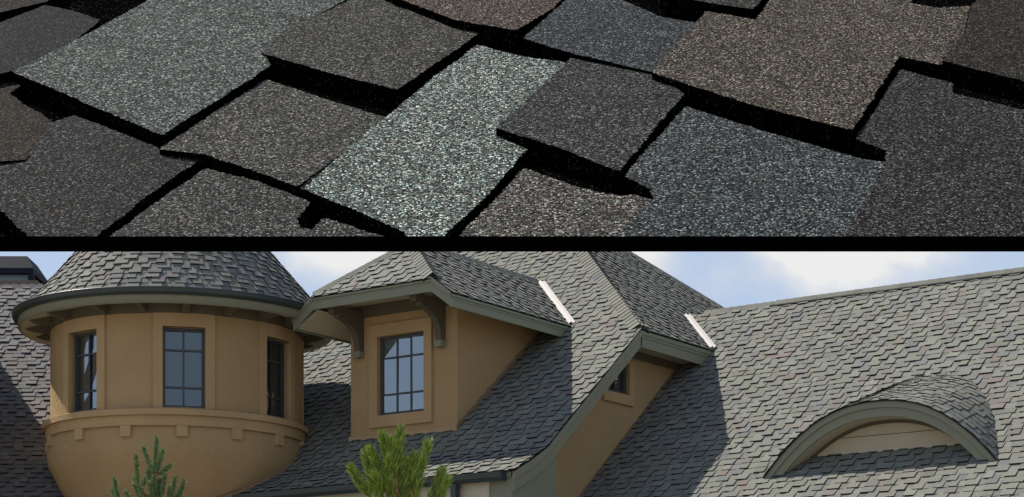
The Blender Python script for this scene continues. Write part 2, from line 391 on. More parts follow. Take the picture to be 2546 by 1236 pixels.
hipd2 = (A - K2).normalized(); hn2 = Vector((0, MSL, 1)).normalized(); dC = hipd2.cross(gn); dC = dC if dC.z < 0 else -dC; dD = hipd2.cross(hn2); dD = dD if dD.z < 0 else -dD
caps(wing_roof, K2, A, dC, dD, w=.15, stepl=.14, lift=.02)
hipd3 = (A - Bp).normalized()
caps(wing_roof, Bp, A, (0, -1, -MSL), (-.5, .5, -.6), w=.12, stepl=.15, lift=.02)

# eave fascia of the hipped end, two tiers, and the rake board running down the front slope
mb = MB(); mb.box((-16.262, 26.47, 5.77), (-16.222, 29.3, 6.065)); mb.box((-16.222, 26.44, 5.965), (-16.197, 29.3, 6.070)); mb.box((-16.222, 26.44, 5.920), (-16.209, 29.3, 5.963))
part(mb, 'fascia', 'trim', wing_roof)
def rake(x0, x1, pts, h): # board following the slope, h = vertical height
    mb = MB(); n = len(pts)
    P = [(x1, y, z) for y, z in pts]; Q = [(x1, y, z - h) for y, z in pts]; P0 = [(x0, y, z) for y, z in pts]; Q0 = [(x0, y, z - h) for y, z in pts]
    mb.strip(P, Q); mb.strip(P0, P); mb.strip(Q, Q0); mb.strip(Q0, P0); mb.add([P[0], Q[0], Q0[0], P0[0]], [(0, 1, 2, 3)]); mb.add([P[-1], Q[-1], Q0[-1], P0[-1]], [(0, 1, 2, 3)])
    return mb
rk = [(26.50, 6.09), (25.0, zL(25) - .01), (24.2, zL(24.2) - .012), (YK + .1, zK + .05), (YK - .15, zK - .10), (23.4, 3.66), (YE, zE - .01)]
part(rake(-16.27, -16.222, rk, .29), 'rake_board', 'trim', wing_roof)
rk2 = [(y, z + .004) for y, z in rk]
part(rake(-16.222, -16.198, rk2, .12), 'rake_moulding', 'trim', wing_roof)
# boxed return at the foot of the rake
mb = MB(); mb.prism([(-16.262, YE + .02, 2.55), (-16.262, YE + .02, 3.40), (-16.262, 23.5, 3.62), (-16.262, YK, zK - .2), (-16.262, 24.15, zL(24.15) - .25), (-16.262, 24.15, 2.55)], (-.42, 0, 0))
part(mb, 'eave_return', 'trim', wing_roof)
# soffit and frieze under the hipped end
mb = MB(); mb.box((-16.72, 26.2, 5.84), (-16.262, 29.0, 5.87)); part(mb, 'soffit', 'soffit', wing_roof)
mb = MB(); mb.box((-16.70, 26.3, 5.72), (-16.665, 29.0, 5.84)); part(mb, 'frieze', 'trimdark', wing_roof)
mb = MB(); mb.strip([(-16.262, y, z - .12) for y, z in rk[:5]], [(-16.72, y, z - .12) for y, z in rk[:5]]); part(mb, 'rake_soffit', 'soffit', wing_roof)
# gutter, fascia and downspout along the kicked eave
mb = MB()
prof = [(YE - .012, 3.475), (YE - .012, 3.36), (YE - .10, 3.345), (YE - .135, 3.40), (YE - .15, 3.475), (YE - .135, 3.475), (YE - .12, 3.41), (YE - .03, 3.38), (YE - .03, 3.475)]
mb.prism([(-16.35, y, z) for y, z in prof], (-8.0, 0, 0)); mb.box((-16.352, YE - .15, 3.345), (-16.345, YE - .01, 3.475)); part(mb, 'gutter', 'gutter', wing_roof)
mb = MB(); mb.box((-24.3, YE + .0, 3.10), (-16.66, YE + .03, 3.36)); part(mb, 'eave_board', 'soffit', wing_roof)
mb = MB(); mb.box((-24.3, YE + .03, 3.10), (-16.70, 23.9, 3.13)); part(mb, 'eave_soffit', 'soffit', wing_roof)
mb = MB(); mb.box((-17.24, YE - .15, GZ + .1), (-17.15, YE - .05, 3.345)); mb.box((-17.25, YE - .155, 3.29), (-17.14, YE - .045, 3.344)); part(mb, 'downspout', 'gutter', wing_roof)
# pale metal valleys
def valley(Ax, Bx, w=.052):
    Ax, Bx = Vector(Ax), Vector(Bx); d = (Bx - Ax).normalized(); up = Vector((0.15, -.25, 1)); up = (up - d * up.dot(d)).normalized(); sd_ = d.cross(up)
    mb = MB()
    for s0, s1, h0, h1 in ((-w, -w * .28, .055, .082), (-w * .28, w * .12, .082, .040), (w * .12, w, .050, .075)):
        mb.add([Ax + sd_ * s0 + up * h0, Ax + sd_ * s1 + up * h1, Bx + sd_ * s1 + up * h1, Bx + sd_ * s0 + up * h0], [(0, 1, 2, 3)])
        mb.add([Ax + sd_ * s0 + up * (h0 - .02), Ax + sd_ * s1 + up * (h1 - .02), Bx + sd_ * s1 + up * (h1 - .02), Bx + sd_ * s0 + up * (h0 - .02)], [(3, 2, 1, 0)])
        mb.add([Ax + sd_ * s0 + up * h0, Ax + sd_ * s1 + up * h1, Ax + sd_ * s1 + up * (h1 - .02), Ax + sd_ * s0 + up * (h0 - .02)], [(0, 1, 2, 3)])
        mb.add([Bx + sd_ * s0 + up * h0, Bx + sd_ * s1 + up * h1, Bx + sd_ * s1 + up * (h1 - .02), Bx + sd_ * s0 + up * (h0 - .02)], [(0, 1, 2, 3)])
    return mb
vx = lambda z: -16.25 - (z - 6.075) / hs
vy = lambda z: (z + 17.3843) / MSL
part(valley((vx(6.06), vy(6.06), 6.06), (vx(6.90), vy(6.90), 6.90)), 'valley_flashing', 'metal', main_roof)

# --- walls ---
def holed(mb, pts, hole, mp):     # flat wall polygon (a, b) with a rectangular opening
    a0, b0, a1, b1 = hole
    for q in (clip(pts, 1, 0, a0), clip(pts, -1, 0, -a1), clip(clip(clip(pts, -1, 0, -a0), 1, 0, a1), 0, 1, b0), clip(clip(clip(pts, -1, 0, -a0), 1, 0, a1), 0, -1, -b1)):
        if len(q) >= 3: mb.add([mp(*p) for p in q], [tuple(range(len(q)))])
def reveal(mb, hole, mp, back):
    a0, b0, a1, b1 = hole; C = [(a0, b0), (a1, b0), (a1, b1), (a0, b1)]; bk = Vector(back)
    P = [Vector(mp(*c)) for c in C]; Q = [p + bk for p in P]
    mb.add(P + Q, [(i, (i + 1) % 4, 4 + (i + 1) % 4, 4 + i) for i in range(4)])
def window(o, ux, nrm, w, h, cols, rows, zup=(0, 0, 1), fw=.05, arch=False, turn=0., gm='glass'):
    """o lower left corner of the opening's glazing plane, ux to the right, nrm outwards"""
    o, ux, nrm, zu = Vector(o), Vector(ux).normalized(), Vector(nrm).normalized(), Vector(zup)
    mb = MB(); D = nrm * .05
    mb.obox(o, ux * fw, zu * h, D); mb.obox(o + ux * (w - fw), ux * fw, zu * h, D)
    mb.obox(o + ux * fw, ux * (w - 2 * fw), zu * fw, D * .98); mb.obox(o + ux * fw + zu * (h - fw), ux * (w - 2 * fw), zu * fw, D * .98)
    win = part(mb, 'window', 'frame')
    iw = w - 2 * fw; ih = h - 2 * fw; bt = .028
    xs = [fw + iw * i / cols for i in range(cols + 1)]; tot = sum(rows); zs = [fw]; 
    for r_ in rows: zs.append(zs[-1] + ih * r_ / tot)
    for i in range(1, cols):
        part(MB().obox(o + ux * (xs[i] - bt / 2) + zu * fw + nrm * .012, ux * bt, zu * ih, nrm * .026), 'glazing_bar', 'frame', win)
    for j in range(1, len(rows)):
        part(MB().obox(o + zu * (zs[j] - bt / 2) + ux * fw + nrm * .010, ux * iw, zu * bt, nrm * .024), 'glazing_bar', 'frame', win)
    for i in range(cols):
        for j in range(len(rows)):
            a = o + ux * xs[i] + zu * zs[j] + nrm * .006; tl = nrm * (.0035 * math.sin(i * 2.1 + j * 1.3 + o.x * 5)); t0 = nrm * (turn * (xs[i + 1] - xs[i]))
            part(MB().add([a + t0, a + ux * (xs[i + 1] - xs[i]) + tl, a + ux * (xs[i + 1] - xs[i]) + zu * (zs[j + 1] - zs[j]), a + zu * (zs[j + 1] - zs[j]) + tl + t0,
                           a - nrm * .006, a + ux * (xs[i + 1] - xs[i]) - nrm * .006, a + ux * (xs[i + 1] - xs[i]) + zu * (zs[j + 1] - zs[j]) - nrm * .006, a + zu * (zs[j + 1] - zs[j]) - nrm * .006],
                          [(0, 1, 2, 3), (7, 6, 5, 4), (0, 4, 5, 1), (1, 5, 6, 2), (2, 6, 7, 3), (3, 7, 4, 0)]), 'pane', gm, win)
    return win
def surround(o, ux, nrm, w, h, t, proud, sides, m_='stucco2', parent=None):
    """raised band round an opening: left, right, bottom, top widths"""
    o, ux, nrm, zu = Vector(o), Vector(ux).normalized(), Vector(nrm).normalized(), Vector((0, 0, 1)); l, r_, b_, tt = sides
    mb = MB(); P = nrm * proud
    mb.obox(o - ux * l - zu * b_, ux * l, zu * (h + b_ + tt), P); mb.obox(o + ux * w - zu * b_, ux * r_, zu * (h + b_ + tt), P)
    mb.obox(o - zu * b_, ux * w, zu * b_, P); mb.obox(o + zu * h, ux * w, zu * tt, P)
    return part(mb, 'window_surround', m_, parent)

# gable end wall of the wing
mb = MB(); mp = lambda a, b: (-16.70, a, b); hole = (26.20, 5.10, 26.84, 5.60)
holed(mb, [(23.9, GZ), (37.0, GZ), (37.0, 4.0), (34.8, 5.9), (26.5, 5.9), (23.9, 3.85)], hole, mp); reveal(mb, hole, mp, (-.09, 0, 0))
mp2 = lambda a, b: (a, 23.9, b)
mb.add([(-24.5, 23.9, GZ), (-16.70, 23.9, GZ), (-16.70, 23.9, 3.6), (-24.5, 23.9, 3.6)], [(0, 1, 2, 3)])
mb.add([(-24.5, 37.0, GZ), (-16.70, 37.0, GZ), (-16.70, 37.0, 4), (-24.5, 37.0, 4)], [(3, 2, 1, 0)])
part(mb, 'wall', 'stucco')
w_ = window((-16.775, 26.20, 5.10), (0, 1, 0), (1, 0, 0), .64, .50, 2, (1,), fw=.05)
surround((-16.70, 26.20, 5.10), (0, 1, 0), (1, 0, 0), .64, .50, .1, .045, (.12, .14, .16, .05), parent=w_)
# front and side walls below the main roof
mb = MB(); mb.add([(-16.7, 22.9, GZ), (-3.6, 22.9, GZ), (-3.6, 22.9, 1.05), (-16.7, 22.9, 1.05)], [(0, 1, 2, 3)])
mb.add([(-3.6, 22.9, GZ), (-3.6, 36.8, GZ), (-3.6, 36.8, 1.1), (-3.6, 29.85, 6.75), (-3.6, 22.9, 1.05)], [(0, 1, 2, 3, 4)])
mb.add([(-16.7, 36.8, GZ), (-3.6, 36.8, GZ), (-3.6, 36.8, 1.1), (-16.7, 36.8, 1.1)], [(3, 2, 1, 0)]); part(mb, 'wall', 'stucco')
# brown stepped flashing where the main roof meets the gable wall
mb = MB(); y = 22.4
while y < 28.45:
    z = zR(y); mb.add([(-16.695, y, z - .01), (-16.695, y + .17, z + MSL * .17 - .01), (-16.695, y + .17, z + MSL * .17 + .035), (-16.695, y, z + .05),
                       (-16.68, y, z - .01), (-16.68, y + .17, z + MSL * .17 - .01), (-16.68, y + .17, z + MSL * .17 + .035), (-16.68, y, z + .05)], [(4, 5, 6, 7), (7, 6, 2, 3), (0, 4, 7, 3), (1, 2, 6, 5)]); y += .175
part(mb, 'step_flashing', 'flash')

# --- hooded dormer on the wing roof ---
DX, DE, DZ = -19.30, -17.75, 6.32; DS = .73; DR = 1.55; RZ = DZ + DR * DS; YF = 23.60; CL = .38; CZ = DZ + CL * DS; AY = 24.60
YB = (RZ + 15.4996) / MSL + .02; YBe = (DZ + 15.4996) / MSL + .02
Rg = [(DE, YF, DZ), (DE, YBe, DZ), (DX, YB, RZ), (DX, AY, RZ), (DE - CL, YF, CZ)]
Lg = [(2 * DX - x, y, z) for x, y, z in Rg]
Fr = [(DE - CL, YF, CZ), (DX, AY, RZ), (2 * DX - DE + CL, YF, CZ)]
mb = slab(Rg, .06)
for q in (Lg, Fr): b2 = slab(q, .06); mb.add(b2.v, b2.f, b2.m)
dormer_roof = part(mb, 'dormer_roof', ['felt', 'trim', 'soffit'])
hd = hypot(1, DS)
lay(dormer_roof, plane_surf((DE, 0, DZ + .002), (0, 1, 0), (-1, 0, DS)), [(YF - .06, -.07), (YBe, -.07), (YB, DR * hd), (AY, DR * hd), (YF, CL * hd)], seed=31)
lay(dormer_roof, plane_surf((2 * DX - DE, 0, DZ + .002), (0, 1, 0), (1, 0, DS)), [(YF - .06, -.07), (YBe, -.07), (YB, DR * hd), (AY, DR * hd), (YF, CL * hd)], seed=32)
fs = (RZ - CZ) / (AY - YF)
lay(dormer_roof, plane_surf((0, YF, CZ + .002), (1, 0, 0), (0, 1, fs)), [(DE - CL + .02, -.075), (DX, (AY - YF) * hypot(1, fs)), (2 * DX - DE + CL - .02, -.075)], seed=33)
def hipcaps(roof, lo, hi, n1, n2, **k):
    lo, hi = Vector(lo), Vector(hi); d = (hi - lo).normalized(); r_ = []
    for n_ in (n1, n2):
        c = d.cross(Vector(n_).normalized()); r_.append(c if c.z < 0 else -c)
    caps(roof, lo, hi, r_[0], r_[1], **k)
hipcaps(dormer_roof, (DE - CL, YF, CZ), (DX, AY, RZ), (0, -fs, 1), (DS, 0, 1), w=.15, stepl=.12, lift=.03)
hipcaps(dormer_roof, (2 * DX - DE + CL, YF, CZ), (DX, AY, RZ), (0, -fs, 1), (-DS, 0, 1), w=.12, stepl=.12, lift=.02)
caps(dormer_roof, (DX, AY, RZ), (DX, YB - .1, RZ), (1, 0, -DS), (-1, 0, -DS), w=.14, stepl=.15, lift=.03)
xl = 2 * DX - DE
def fasc(mb, pts, h, o, t, n):   # vertical board following pts, thickness t along outward n
    nv = Vector(n)
    for (p, q) in zip(pts, pts[1:]):
        p, q = Vector(p), Vector(q); dz = Vector((0, 0, h)); mb.add([p + nv * o - dz, q + nv * o - dz, q + nv * (o + t) - dz, p + nv * (o + t) - dz, p + nv * o, q + nv * o, q + nv * (o + t), p + nv * (o + t)],
            [(0, 3, 2, 1), (4, 5, 6, 7), (0, 1, 5, 4), (1, 2, 6, 5), (2, 3, 7, 6), (3, 0, 4, 7)])
mb = MB(); fz = -.008
front = [(xl, YF, DZ + fz), (xl + CL, YF, CZ + fz), (DE - CL, YF, CZ + fz), (DE, YF, DZ + fz)]
fasc(mb, front, .22, 0, .03, (0, -1, 0)); part(mb, 'fascia', 'trim', dormer_roof)
mb = MB(); fasc(mb, front, .075, .03, .022, (0, -1, 0)); part(mb, 'fascia_moulding', 'trim', dormer_roof)
for sx, x_ in ((1, DE), (-1, xl)):
    mb = MB(); fasc(mb, [(x_, YF - .03, DZ + fz), (x_, YBe - .05, DZ + fz)], .22, 0, .03, (sx, 0, 0)); part(mb, 'fascia', 'trim', dormer_roof)
    mb = MB(); fasc(mb, [(x_, YF - .052, DZ + fz), (x_, YBe - .02, DZ + fz)], .075, .03, .022, (sx, 0, 0)); fasc(mb, [(x_, YF - .052, DZ + fz - .079), (x_, YBe - .04, DZ + fz - .079)], .03, .03, .01, (sx, 0, 0)); part(mb, 'fascia_moulding', 'trim', dormer_roof)
# soffit and frieze
DW = 24.429; wl, wr_ = -20.41, -18.28
pr0 = [(xl + .02, DZ - .20), (xl + CL, CZ - .19), (DE - CL, CZ - .19), (DE - .02, DZ - .20)]
pr1 = [(xl + .02, DZ - .12), (xl + CL, CZ - .06), (DE - CL, CZ - .06), (DE - .02, DZ - .12)]
mb = MB(); mb.strip([(x, YF, z) for x, z in pr0], [(x, DW + .02, z) for x, z in pr1]); part(mb, 'soffit', 'soffit', dormer_roof)
mb = MB(); mb.strip([(DE - .02, DW, DZ - .13), (DE - .02, 26.2, DZ - .13)], [(wr_ - .01, DW, DZ - .0), (wr_ - .01, 26.2, DZ - .0)]); part(mb, 'eave_soffit', 'soffit', dormer_roof); mb = MB(); mb.strip([(xl + .02, YF, DZ - .2), (xl + .02, 26.2, DZ - .2)], [(wl + .01, YF, DZ + .05), (wl + .01, 26.2, DZ + .05)]); part(mb, 'eave_soffit', 'soffit', dormer_roof)
mb = MB(); mb.box((wl + .02, DW - .035, 6.34), (wr_ - .02, DW, 6.56)); part(mb, 'frieze', 'trimdark', dormer_roof)
# walls
hole = (-19.834, 4.75, -18.90, 6.00); mp = lambda a, b: (a, DW, b)
mb = MB(); holed(mb, [(wl, 4.2), (wr_, 4.2), (wr_, 6.60), (wl, 6.60)], hole, mp); reveal(mb, hole, mp, (0, .14, 0))
mb.add([(wr_, DW, 4.2), (wr_, 27.2, 6.4), (wr_, 27.2, 6.64), (wr_, DW, 6.64)], [(0, 1, 2, 3)]); mb.add([(wl, DW, 4.2), (wl, 27.2, 6.4), (wl, 27.2, 6.64), (wl, DW, 6.64)], [(3, 2, 1, 0)])
part(mb, 'dormer_wall', 'stucco')
w_ = window((-19.834, DW + .09, 4.75), (1, 0, 0), (0, -1, 0), .934, 1.25, 3, (1, 2.05, 1.02), fw=.05, turn=.075)
surround((-19.834, DW, 4.75), (1, 0, 0), (0, -1, 0), .934, 1.25, .1, .05, (.164, .150, .185, .19), parent=w_)
mb = MB(); mb.box((wl - .012, DW - .045, zL(DW) - .06), (wr_ + .012, DW, zL(DW) + .045)); part(mb, 'base_board', 'stucco2')
mb = MB(); y = DW - .03; i = 0
while y < 26.75:
    z = zL(y); mb.add([(wr_, y, z - .02), (wr_, y + .26, z + MSL * .26 - .02), (wr_, y + .26, z + MSL * .26 + .075), (wr_, y, z + .085),
                       (wr_ + .018, y, z - .02), (wr_ + .018, y + .26, z + MSL * .26 - .02), (wr_ + .018, y + .26, z + MSL * .26 + .075), (wr_ + .018, y, z + .105)], [(4, 5, 6, 7), (7, 6, 2, 3), (0, 4, 7, 3), (1, 2, 6, 5)]); y += .262
part(mb, 'step_flashing', 'flash')
# two curved brackets
def bracket(x):
    mb = MB(); w2 = .11; y0 = DW
    pts = [(y0 - .002, 6.42), (y0 - .002, 5.80), (y0 - .11, 5.80), (y0 - .125, 5.90)]
    for i in range(9):
        a = i / 8 * pi / 2; pts.append((y0 - .125 - .10 * i / 8 - .38 * (1 - cos(a)), 5.90 + .30 * sin(a) ** .8 + .06 * i / 8))
    pts += [(y0 - .62, 6.30), (y0 - .74, 6.30), (y0 - .74, 6.42)]
    # quads between the outline and the wall/top line keep the concave shape clean
    L_ = [(x, y, z) for y, z in pts[2:]]; n = len(L_)
    U_ = [(x, y0 - .002 if i < 3 else y, 6.42) for i, (x_, y, z) in enumerate(L_)]
    U_[0] = (x, y0 - .002, 5.80); U_[1] = (x, y0 - .002, 5.90); U_[2] = (x, y0 - .002, 6.0)
    inner = []
    for i, (x_, y, z) in enumerate(L_):
        inner.append((x, min(y0 - .002, y + .13 + .02 * i), min(6.42, z + .18 + .01 * i)))
    inner[0] = (x, y0 - .002, 5.80); inner[1] = (x, y0 - .002, 5.93)
    mb.strip(L_, inner); mb.strip([(a + w2, b, c) for a, b, c in inner], [(a + w2, b, c) for a, b, c in L_])
    mb.strip(L_, [(a + w2, b, c) for a, b, c in L_]); mb.strip([(a + w2, b, c) for a, b, c in inner], inner)
    br = part(mb, 'bracket', 'trimdark')
    part(MB().box((x - .004, y0 - .10, 5.93), (x + w2 + .004, y0 - .001, 6.42)), 'bracket_post', 'trimdark', br)
    part(MB().box((x - .006, y0 - .75, 6.36), (x + w2 + .006, y0 - .101, 6.425)), 'bracket_beam', 'trimdark', br)
    part(MB().box((x - .012, y0 - .13, 5.70), (x + w2 + .012, y0 - .003, 5.798)), 'bracket_foot', 'trim', br)
bracket(-20.25); bracket(-18.62)
part(valley((DE + .02, YBe, DZ + .0), (DX + .1, YB - .12, RZ - .05)), 'valley_flashing', 'metal', dormer_roof)

# --- round tower ---
TC = Vector((-23.291, 23.437, 0)); TR = 2.035
def tp(deg, r, z): a = radians(deg); return Vector((TC.x + r * cos(a), TC.y + r * sin(a), z))
def lathe(prof, a0=-180, a1=180, n=120, mi=0, mb=None):
    mb = mb or MB(); k = len(prof); V = []
    for i in range(n + 1):
        a = a0 + (a1 - a0) * i / n
        for r, z in prof: V.append(tp(a, r, z))
    F = [((i) * k + j, (i + 1) * k + j, (i + 1) * k + j + 1, i * k + j + 1) for i in range(n) for j in range(k - 1)]
    return mb.add(V, F, mi)
WA = [-91.0, -42.25, 6.5, 55.2]; HA = 9.15; WZ0, WZ1 = 4.765, 6.01
brk = sorted([w + s for w in WA for s in (-HA, HA)] + [-180, 180])
mb = MB()
for a, b in zip(brk, brk[1:]):
    inw = any(abs((a + b) / 2 - w) < 1 for w in WA)
    for z0, z1 in (((4.6, WZ0), (WZ1, 6.42)) if inw else ((4.6, 6.42),)):
        lathe([(TR, z0), (TR, z1)], a, b, max(2, int((b - a) / 2.5)), mb=mb)
lathe([(2.06, 4.50), (2.088, 4.38), (2.092, 4.2), (2.066, 4.03), (1.965, 3.84), (1.84, 3.60), (1.62, 3.32), (1.25, 3.0), (.7, 2.72), (.02, 2.62)], mb=mb)
tower_wall = part(mb, 'tower_wall', 'stucco', smooth=True)
mb = MB(); lathe([(2.0, 4.765), (2.13, 4.738), (2.163, 4.725), (2.163, 4.635), (2.12, 4.63)], mb=mb); part(mb, 'ledge', 'stucco2', tower_wall)
mb = MB(); lathe([(2.1, 4.635), (2.115, 4.63), (2.115, 4.475), (2.03, 4.472)], mb=mb); part(mb, 'ledge', 'stucco2', tower_wall)
for i in range(15):
    a = -90.8 + 23.8 * i
    if a > 245: break
    n = Vector((cos(radians(a)), sin(radians(a)), 0)); t = Vector((-n.y, n.x, 0))
    part(MB().obox(tp(a, 2.04, 4.305) - t * .085, t * .17, Vector((0, 0, .165)), n * .095), 'dentil', 'stucco2', tower_wall)
for w in WA:
    n = Vector((cos(radians(w)), sin(radians(w)), 0)); t = Vector((-n.y, n.x, 0))
    hw = TR * sin(radians(HA)); cd = TR * cos(radians(HA))
    mb = MB()      # reveals
    for sgn in (-1, 1):
        p = TC + n * cd + t * hw * sgn; q = p - n * .17
        mb.add([(p.x, p.y, WZ0), (q.x, q.y, WZ0), (q.x, q.y, WZ1), (p.x, p.y, WZ1)], [(0, 1, 2, 3)])
    arc = [tp(w - HA + 2 * HA * i / 6, TR, 0) for i in range(7)]
    for z in (WZ0, WZ1):
        A_ = [(p.x, p.y, z) for p in arc]; B_ = [(p.x, p.y, z) for p in (TC + n * (cd - .17) + t * hw * (-1 + i / 3) for i in range(7))]; mb.strip(A_, B_)
    win = window(TC + n * (cd - .145) - t * hw + Vector((0, 0, WZ0)), t, n, 2 * hw, WZ1 - WZ0, 2, (1, 2.05, 1.05), fw=.045, gm='glass2' if w > -80 else 'glass')
    part(mb, 'window_reveal', 'stucco', win)
    mb = MB(); R1 = TR + .035
    for a0, a1, z0, z1 in ((w - 13.3, w - HA, 4.74, 6.215), (w + HA, w + 13.3, 4.74, 6.215), (w - HA, w + HA, WZ1, 6.215)):
        lathe([(TR - .03, z0), (R1, z0), (R1, z1), (TR - .03, z1)], a0, a1, 4, mb=mb)
        for aa in (a0, a1): mb.add([tp(aa, TR - .03, z0), tp(aa, R1, z0), tp(aa, R1, z1), tp(aa, TR - .03, z1)], [(0, 1, 2, 3)])
    part(mb, 'window_surround', 'stucco2', win)
# eaves
CS = 1.15; CR0, CZ0 = 2.535, 6.44; CHn = hypot(1, CS)
def cone(u, v):
    r = CR0 - v / CHn; a = u / CR0; z = CZ0 + v / CHn * CS
    return Vector((TC.x + r * cos(a), TC.y + r * sin(a), z)), Vector((cos(a) * CS, sin(a) * CS, 1)).normalized()
mb = MB(); lathe([(CR0 + .01, CZ0 - .01), (.02, CZ0 + CS * (CR0 - .01))], mb=mb, n=96); tower_roof = part(mb, 'tower_roof', 'felt', smooth=True)
lay(tower_roof, cone, [(-pi * CR0, -.03), (pi * CR0, -.03), (pi * CR0, 3.2), (-pi * CR0, 3.2)], e=.122, wmul=lambda v: CR0 / max(.35, CR0 - v / CHn), seed=41, tb=.032, tn=.015, wr=(.12, .21), pal=PALB + PAL[:5])
mb = MB(); lathe([(2.545, 6.43), (2.545, 6.275), (2.50, 6.27)], mb=mb); part(mb, 'fascia', 'trim', tower_roof, True)
mb = MB(); lathe([(2.55, 6.475), (2.575, 6.44), (2.60, 6.40), (2.55, 6.395)], mb=mb); lathe([(2.545, 6.40), (2.62, 6.41), (2.64, 6.45), (2.635, 6.475), (2.648, 6.485), (2.648, 6.50), (2.625, 6.50), (2.60, 6.44), (2.55, 6.42)], mb=mb); part(mb, 'gutter', 'gutter', tower_roof, True)
mb = MB(); lathe([(2.50, 6.272), (2.03, 6.395)], mb=mb); part(mb, 'soffit', 'soffit', tower_roof)
mb = MB(); lathe([(2.03, 6.215), (2.07, 6.215), (2.07, 6.39)], mb=mb); part(mb, 'frieze', 'trimdark', tower_roof)
for i in range(20):
    a = -77.25 + 17.75 * i; n = Vector((cos(radians(a)), sin(radians(a)), 0)); t = Vector((-n.y, n.x, 0))
    pts = [(2.06, 6.385), (2.06, 6.235), (2.12, 6.225), (2.13, 6.215), (2.18, 6.215), (2.19, 6.235), (2.30, 6.245), (2.38, 6.27), (2.42, 6.285)]
    P = [TC + n * r - t * .055 + Vector((0, 0, z)) for r, z in pts]; T_ = [TC + n * r - t * .055 + Vector((0, 0, 6.392 - (r - 2.06) * .25)) for r, z in pts]
    mb = MB(); o2 = t * .11
    mb.strip(P, T_); mb.strip([p + o2 for p in T_], [p + o2 for p in P]); mb.strip([p + o2 for p in P], P); mb.add([P[-1], P[-1] + o2, T_[-1] + o2, T_[-1]], [(0, 1, 2, 3)])
    part(mb, 'eave_bracket', 'trimdark', tower_roof)
# flashing line where the tower meets the wing roof
pts = []
for i in range(60):
    a = -75 + i * 2.0
    lo, hi = 2.9, 6.3
    for _ in range(30):
        mid = (lo + hi) / 2
        r_ = 2.06 if mid > 4.1 else (2.066 - (4.1 - mid) * .42)
        p = tp(a, r_, mid); s_ = zL(p.y) if p.y > YK else zE + (p.y - YE) * kick
        if mid < s_: lo = mid
        else: hi = mid
    if 3.2 < mid < 6: pts.append(tp(a, r_ + .022, mid + .03))
if len(pts) > 3: part(MB().tube(pts, [.045] * len(pts), 6), 'step_flashing', 'flash', tower_wall)

# --- eyebrow dormer on the main roof ---
EX, EW, EH, EY = -11.80, 1.76, .955, 25.55; zB = zR(EY); EK = .32; BAND = .215
def arch(t, w=EW, h=EH, ex=2.25): return (EX + w * t - .0, zB + h * max(0, 1 - abs(t) ** ex))
tt = [(-1 + 2 * i / 48) for i in range(49)]
tt = [math.copysign(abs(t) ** .85, t) for t in tt]
def gz(y): return zR(y)
mb = MB(); rows_ = []
for t in tt:
    x, z = arch(t); sm = (z - zB) / (MSL - EK); rows_.append([(x, EY - .015 + (sm + .05) * j / 6, z + EK * (sm + .05) * j / 6 + .0) for j in range(7)])
for a, b in zip(rows_, rows_[1:]): mb.strip(a, b)
eyebrow_roof = part(mb, 'eyebrow_roof', 'felt', smooth=True)
# arc-length table
al = [0]
for a, b in zip(tt, tt[1:]):
    (x0, z0), (x1, z1) = arch(a), arch(b); al.append(al[-1] + hypot(x1 - x0, z1 - z0))
AL = al[-1]
def arc_at(s):
    s = min(max(s, 0), AL - 1e-6)
    for i in range(len(al) - 1):
        if al[i + 1] >= s: break
    f = (s - al[i]) / (al[i + 1] - al[i]); t = tt[i] + (tt[i + 1] - tt[i]) * f; return t
def eyeb(u, v):
    t = arc_at(u); x, z = arch(t); (xa, za), (xb, zb) = arch(max(-1, t - .02)), arch(min(1, t + .02))
    n = Vector((xb - xa, 0, zb - za)).cross(Vector((0, -1, -EK))).normalized()
    if n.z < 0: n = -n
    return Vector((x, EY - .03 + v, z + EK * v + .007)), n
def rp(s):
    x, z = arch(arc_at(s)); return (z - zB) / (MSL - EK) + .03
nseg = 16
for i in range(nseg):     # laid in strips across the arch so each follows the curve
    s0, s1 = AL * i / nseg, AL * (i + 1) / nseg
    a, b = rp(s0), rp(s1)
    lay(eyebrow_roof, eyeb, [(s0, -.02), (s1, -.02), (s1, b), (s0, a)], e=.13, seed=50 + i, start=0, wr=(.12, .20), tb=.020, tn=.010)
inn = [arch(t, EW - .26, EH - BAND) for t in tt]; outp = [arch(t) for t in tt]
def band(o_, i_, y0, y1, mb):
    mb.strip([(x, y0, z) for x, z in o_], [(x, y0, z) for x, z in i_]); mb.strip([(x, y1, z) for x, z in i_], [(x, y1, z) for x, z in o_])
    mb.strip([(x, y1, z) for x, z in o_], [(x, y0, z) for x, z in o_]); mb.strip([(x, y0, z) for x, z in i_], [(x, y1, z) for x, z in i_])
    for k in (0, -1):
        (a, b), (c, d) = o_[k], i_[k]; mb.add([(a, y0, b), (c, y0, d), (c, y1, d), (a, y1, b)], [(0, 1, 2, 3)])
mb = MB(); band(outp, inn, EY, EY + .04, mb); part(mb, 'fascia', 'trim', eyebrow_roof, label=None)
mid_ = [arch(t, EW - .11, EH - .09) for t in tt]
mb = MB(); band(outp, mid_, EY - .026, EY - .001, mb); part(mb, 'fascia_moulding', 'trim', eyebrow_roof)
PY = 25.92
mb = MB(); mb.strip([(x, EY + .04, z) for x, z in inn], [(x, PY + .02, z) for x, z in inn]); part(mb, 'soffit', 'soffit', eyebrow_roof, True)
in2 = [arch(t, EW - .315, EH - .262) for t in tt]
mb = MB(); band(inn, in2, PY - .03, PY, mb); part(mb, 'frieze', 'trimdark', eyebrow_roof)
zp = zR(PY)
